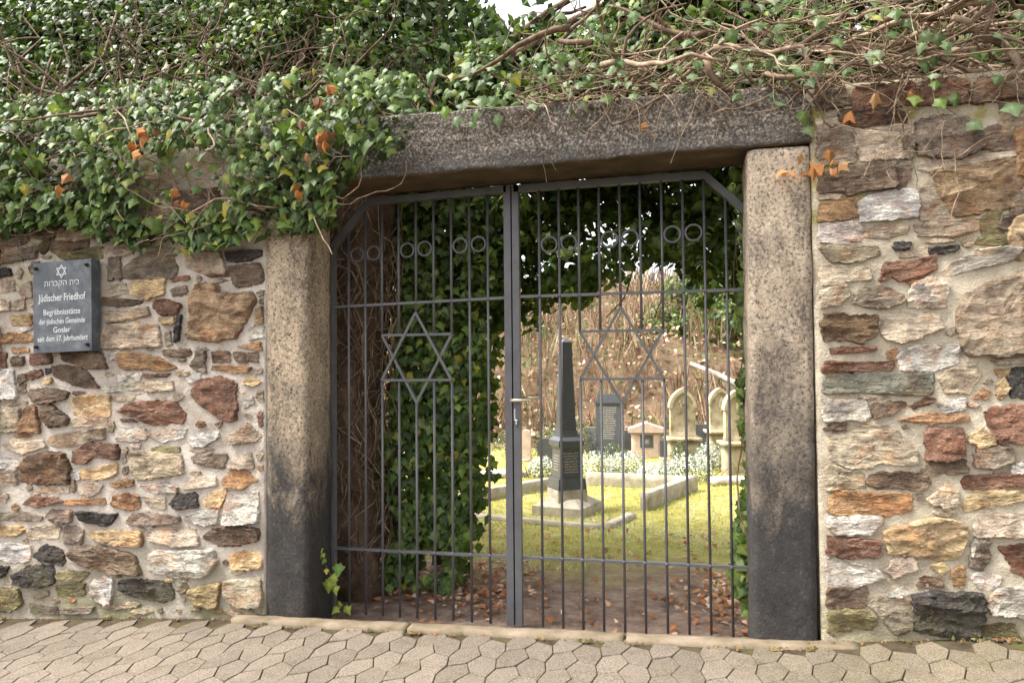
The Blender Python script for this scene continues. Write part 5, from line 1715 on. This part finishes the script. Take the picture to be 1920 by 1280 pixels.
frosted_bush('dark shrub behind the pinkish stone far left', (-1.2, 7.6), [((-1.1, 7.7, .05), (.3, .25, .42)), ((-1.75, 7.6, .05), (.35, .25, .36))], 1200, .08)
frosted_bush('brown-green bush between obelisk and stele', (-.62, 7.6), [((-.62, 7.6, .05), (.2, .2, .5))], 900, .02)

# ------------------------------------------------------------------ grass, litter, brush (nobody could count these)
N = 30000
X = rng.uniform(-2.2, 2.8, N); Yg = .7 + 7.6 * rng.random(N) ** 1.4
e = Yg + np.array([1.2 * noise.noise(Vector((a * .9, b * .9, 2))) + .9 * noise.noise(Vector((a * 3, b * 3, 4))) for a, b in zip(X, Yg)])
k = e > np.where(X < -.3, 1.7, 1.35)
X, Yg = X[k], Yg[k]
N = len(X)
Zg = np.array([zground(a, b) for a, b in zip(X, Yg)])
C = np.stack([X, Yg, Zg + .008], 1)
gp = pick_colors(N, [(.4, .38, .09, 3), (.48, .44, .13, 3), (.28, .31, .07, 2.5), (.6, .54, .3, 1)])
fr = np.array([noise.noise(Vector((a * 1.2, b * 1.6, 8))) for a, b in zip(X, Yg)]) > .08
fr &= rng.random(N) < .6
gp[fr] = pick_colors(int(fr.sum()), [(.6, .6, .52, 2), (.48, .5, .34, 2)])
cloud('lawn_grass', C, np.stack([rng.normal(0, 1, N), -np.abs(rng.normal(0, 1, N)) - .2, np.abs(rng.normal(.5, .5, N))], 1), rng.uniform(.02, .05, N), gp, MAT['grass'], None, LANCE, LANCE_F, .7, 1.0, 'stuff', .4)
bpy.data.objects['lawn_grass']['label'] = 'short yellow-green lawn grass with pale frosted patches round the graves'

N = 7000
X = rng.uniform(-1.6, 2.4, N); Yl = rng.uniform(-.2, 2.4, N) ** 1.0
dl = np.hypot((X + .45) / .55, (Yl - .75) / .6); dr = np.hypot((X - 1.15) / .35, (Yl - .65) / .55)
pr = np.clip(np.maximum(1.25 - dl, 1.2 - dr), .07, 1)
k = rng.random(N) < pr
X, Yl = X[k], Yl[k]
N = len(X)
C = np.stack([X, Yl, np.array([zground(a, b) for a, b in zip(X, Yl)]) + rng.uniform(.004, .02, N)], 1)
o = cloud('leaf_litter', C, rng.normal(0, .35, (N, 3)) + np.array([0, -.1, 1]), rng.uniform(.025, .06, N), pick_colors(N, [(.3, .14, .06, 3), (.2, .1, .055, 3), (.42, .27, .17, 2), (.5, .38, .28, 1.5), (.34, .12, .04, 1)]), MAT['dead'], None, HEART, HEART_F, 1.0, 0.0)
tag(o, 'fallen brown leaves scattered over the bare soil inside the gate', 'leaf litter')
# debris along the wall foot and the kerb
N = 420
X = np.concatenate([rng.uniform(-3.3, -1.45, 150), rng.uniform(-1.4, 1.6, 170), rng.uniform(1.45, 2.6, 100)])
X += .05 * np.sin(X * 23) + .09 * np.sin(X * 7.3)
Yd = np.concatenate([rng.uniform(-.36, -.325, 150), rng.uniform(-.425, -.394, 170), rng.uniform(-.365, -.325, 100)])
C = np.stack([X, Yd, np.array([zpave(a, b) for a, b in zip(X, Yd)]) + .006], 1)
o = cloud('gutter_debris', C, rng.normal(0, .5, (N, 3)) + np.array([0, -.3, 1]), rng.uniform(.006, .022, N) * np.where(rng.random(N) < .08, 2, 1), pick_colors(N, [(.16, .085, .04, 3), (.2, .12, .05, 2), (.08, .09, .025, 4), (.17, .14, .06, 2)]), MAT['dead'], None, HEART, HEART_F, 1.0, 0.0)
tag(o, 'crumbs of dry leaf and moss along the wall foot and kerb', 'debris')

# dry brush on the bank
N = 16000
X = rng.uniform(-9, 9, N); Yb = 9.0 + 9 * rng.random(N) ** 1.3
kk = np.array([noise.noise(Vector((a * .9, b * .9, 6))) for a, b in zip(X, Yb)]) > -.15
X, Yb = X[kk], Yb[kk]; N = len(X)
C = np.stack([X, Yb, np.array([zground(a, b) for a, b in zip(X, Yb)])], 1)
L = rng.uniform(.25, 1.0, N)
C[:, 2] += L * .42
lean_ = np.stack([rng.normal(0, .8, N), -np.ones(N), rng.normal(.1, .3, N)], 1)
o = cloud('dry_brush', C, lean_, L, pick_colors(N, [(.4, .29, .19, 3), (.3, .19, .125, 3), (.5, .4, .28, 2), (.2, .11, .07, 3), (.15, .18, .06, 1.5)]), MAT['dead'], None, LANCE, LANCE_F, .28, 1.0, 'stuff', .06)
tag(o, 'tall dry reddish-brown stalks covering the bank behind the graves', 'brush')
N = 9000
X = rng.uniform(-8, 8, N); Yb = 8.8 + 8 * rng.random(N) ** 1.3
C = np.stack([X, Yb, np.array([zground(a, b) for a, b in zip(X, Yb)]) + rng.uniform(.0, .35, N)], 1)
o = cloud('bank_litter', C, rng.normal(0, .6, (N, 3)) + np.array([0, -.6, .7]), rng.uniform(.05, .12, N), pick_colors(N, [(.32, .21, .14, 3), (.44, .33, .24, 2.5), (.18, .1, .065, 3), (.1, .14, .045, 3), (.58, .5, .42, 1)]), MAT['dead'], None, HEART, HEART_F, 1.0, .3)
tag(o, 'dead leaves and low growth on the bank behind the graves', 'leaf litter')
for (lab, c, r, n_) in (('green ivy thicket on the bank at the far right', (2.5, 11.8, 2.1), (1.6, 1.0, 1.3), 4200), ('small green bush halfway up the bank', (.6, 12.5, 2.1), (.8, .6, .6), 900), ('low green bush on the bank above the pink tomb', (.1, 11.0, 1.2), (.6, .4, .35), 700), ('green bush at the top of the bank above the log', (1.4, 13.5, 3.0), (1.0, .6, .6), 1100), ('green bush on the bank behind the obelisk', (-2.2, 12.4, 1.9), (.9, .6, .5), 900)):
    t = empty('bank_bush', (c[0], c[1], zground(c[0], c[1])), lab, 'bush')
    d = rng.normal(0, 1, (n_, 3)); d /= np.linalg.norm(d, axis=1, keepdims=True)
    C = np.array(c) + d * rng.uniform(.4, 1.05, (n_, 1)) * np.array(r)
    cloud('crown', C, d + rng.normal(0, .5, d.shape), rng.uniform(.07, .14, n_), pick_colors(n_, [(.08, .12, .035, 3), (.12, .16, .055, 3), (.035, .06, .018, 3)]), MAT['leafc'], t, HEART, HEART_F, .8)
    tubes('stems', [(walk((c[0] + random.gauss(0, r[0] * .4), c[1], zground(*c[:2])), (random.gauss(0, .3), 0, 1), 6, r[2] * .22, .2), .025, .01) for i in range(8)], MAT['trunk'], t)
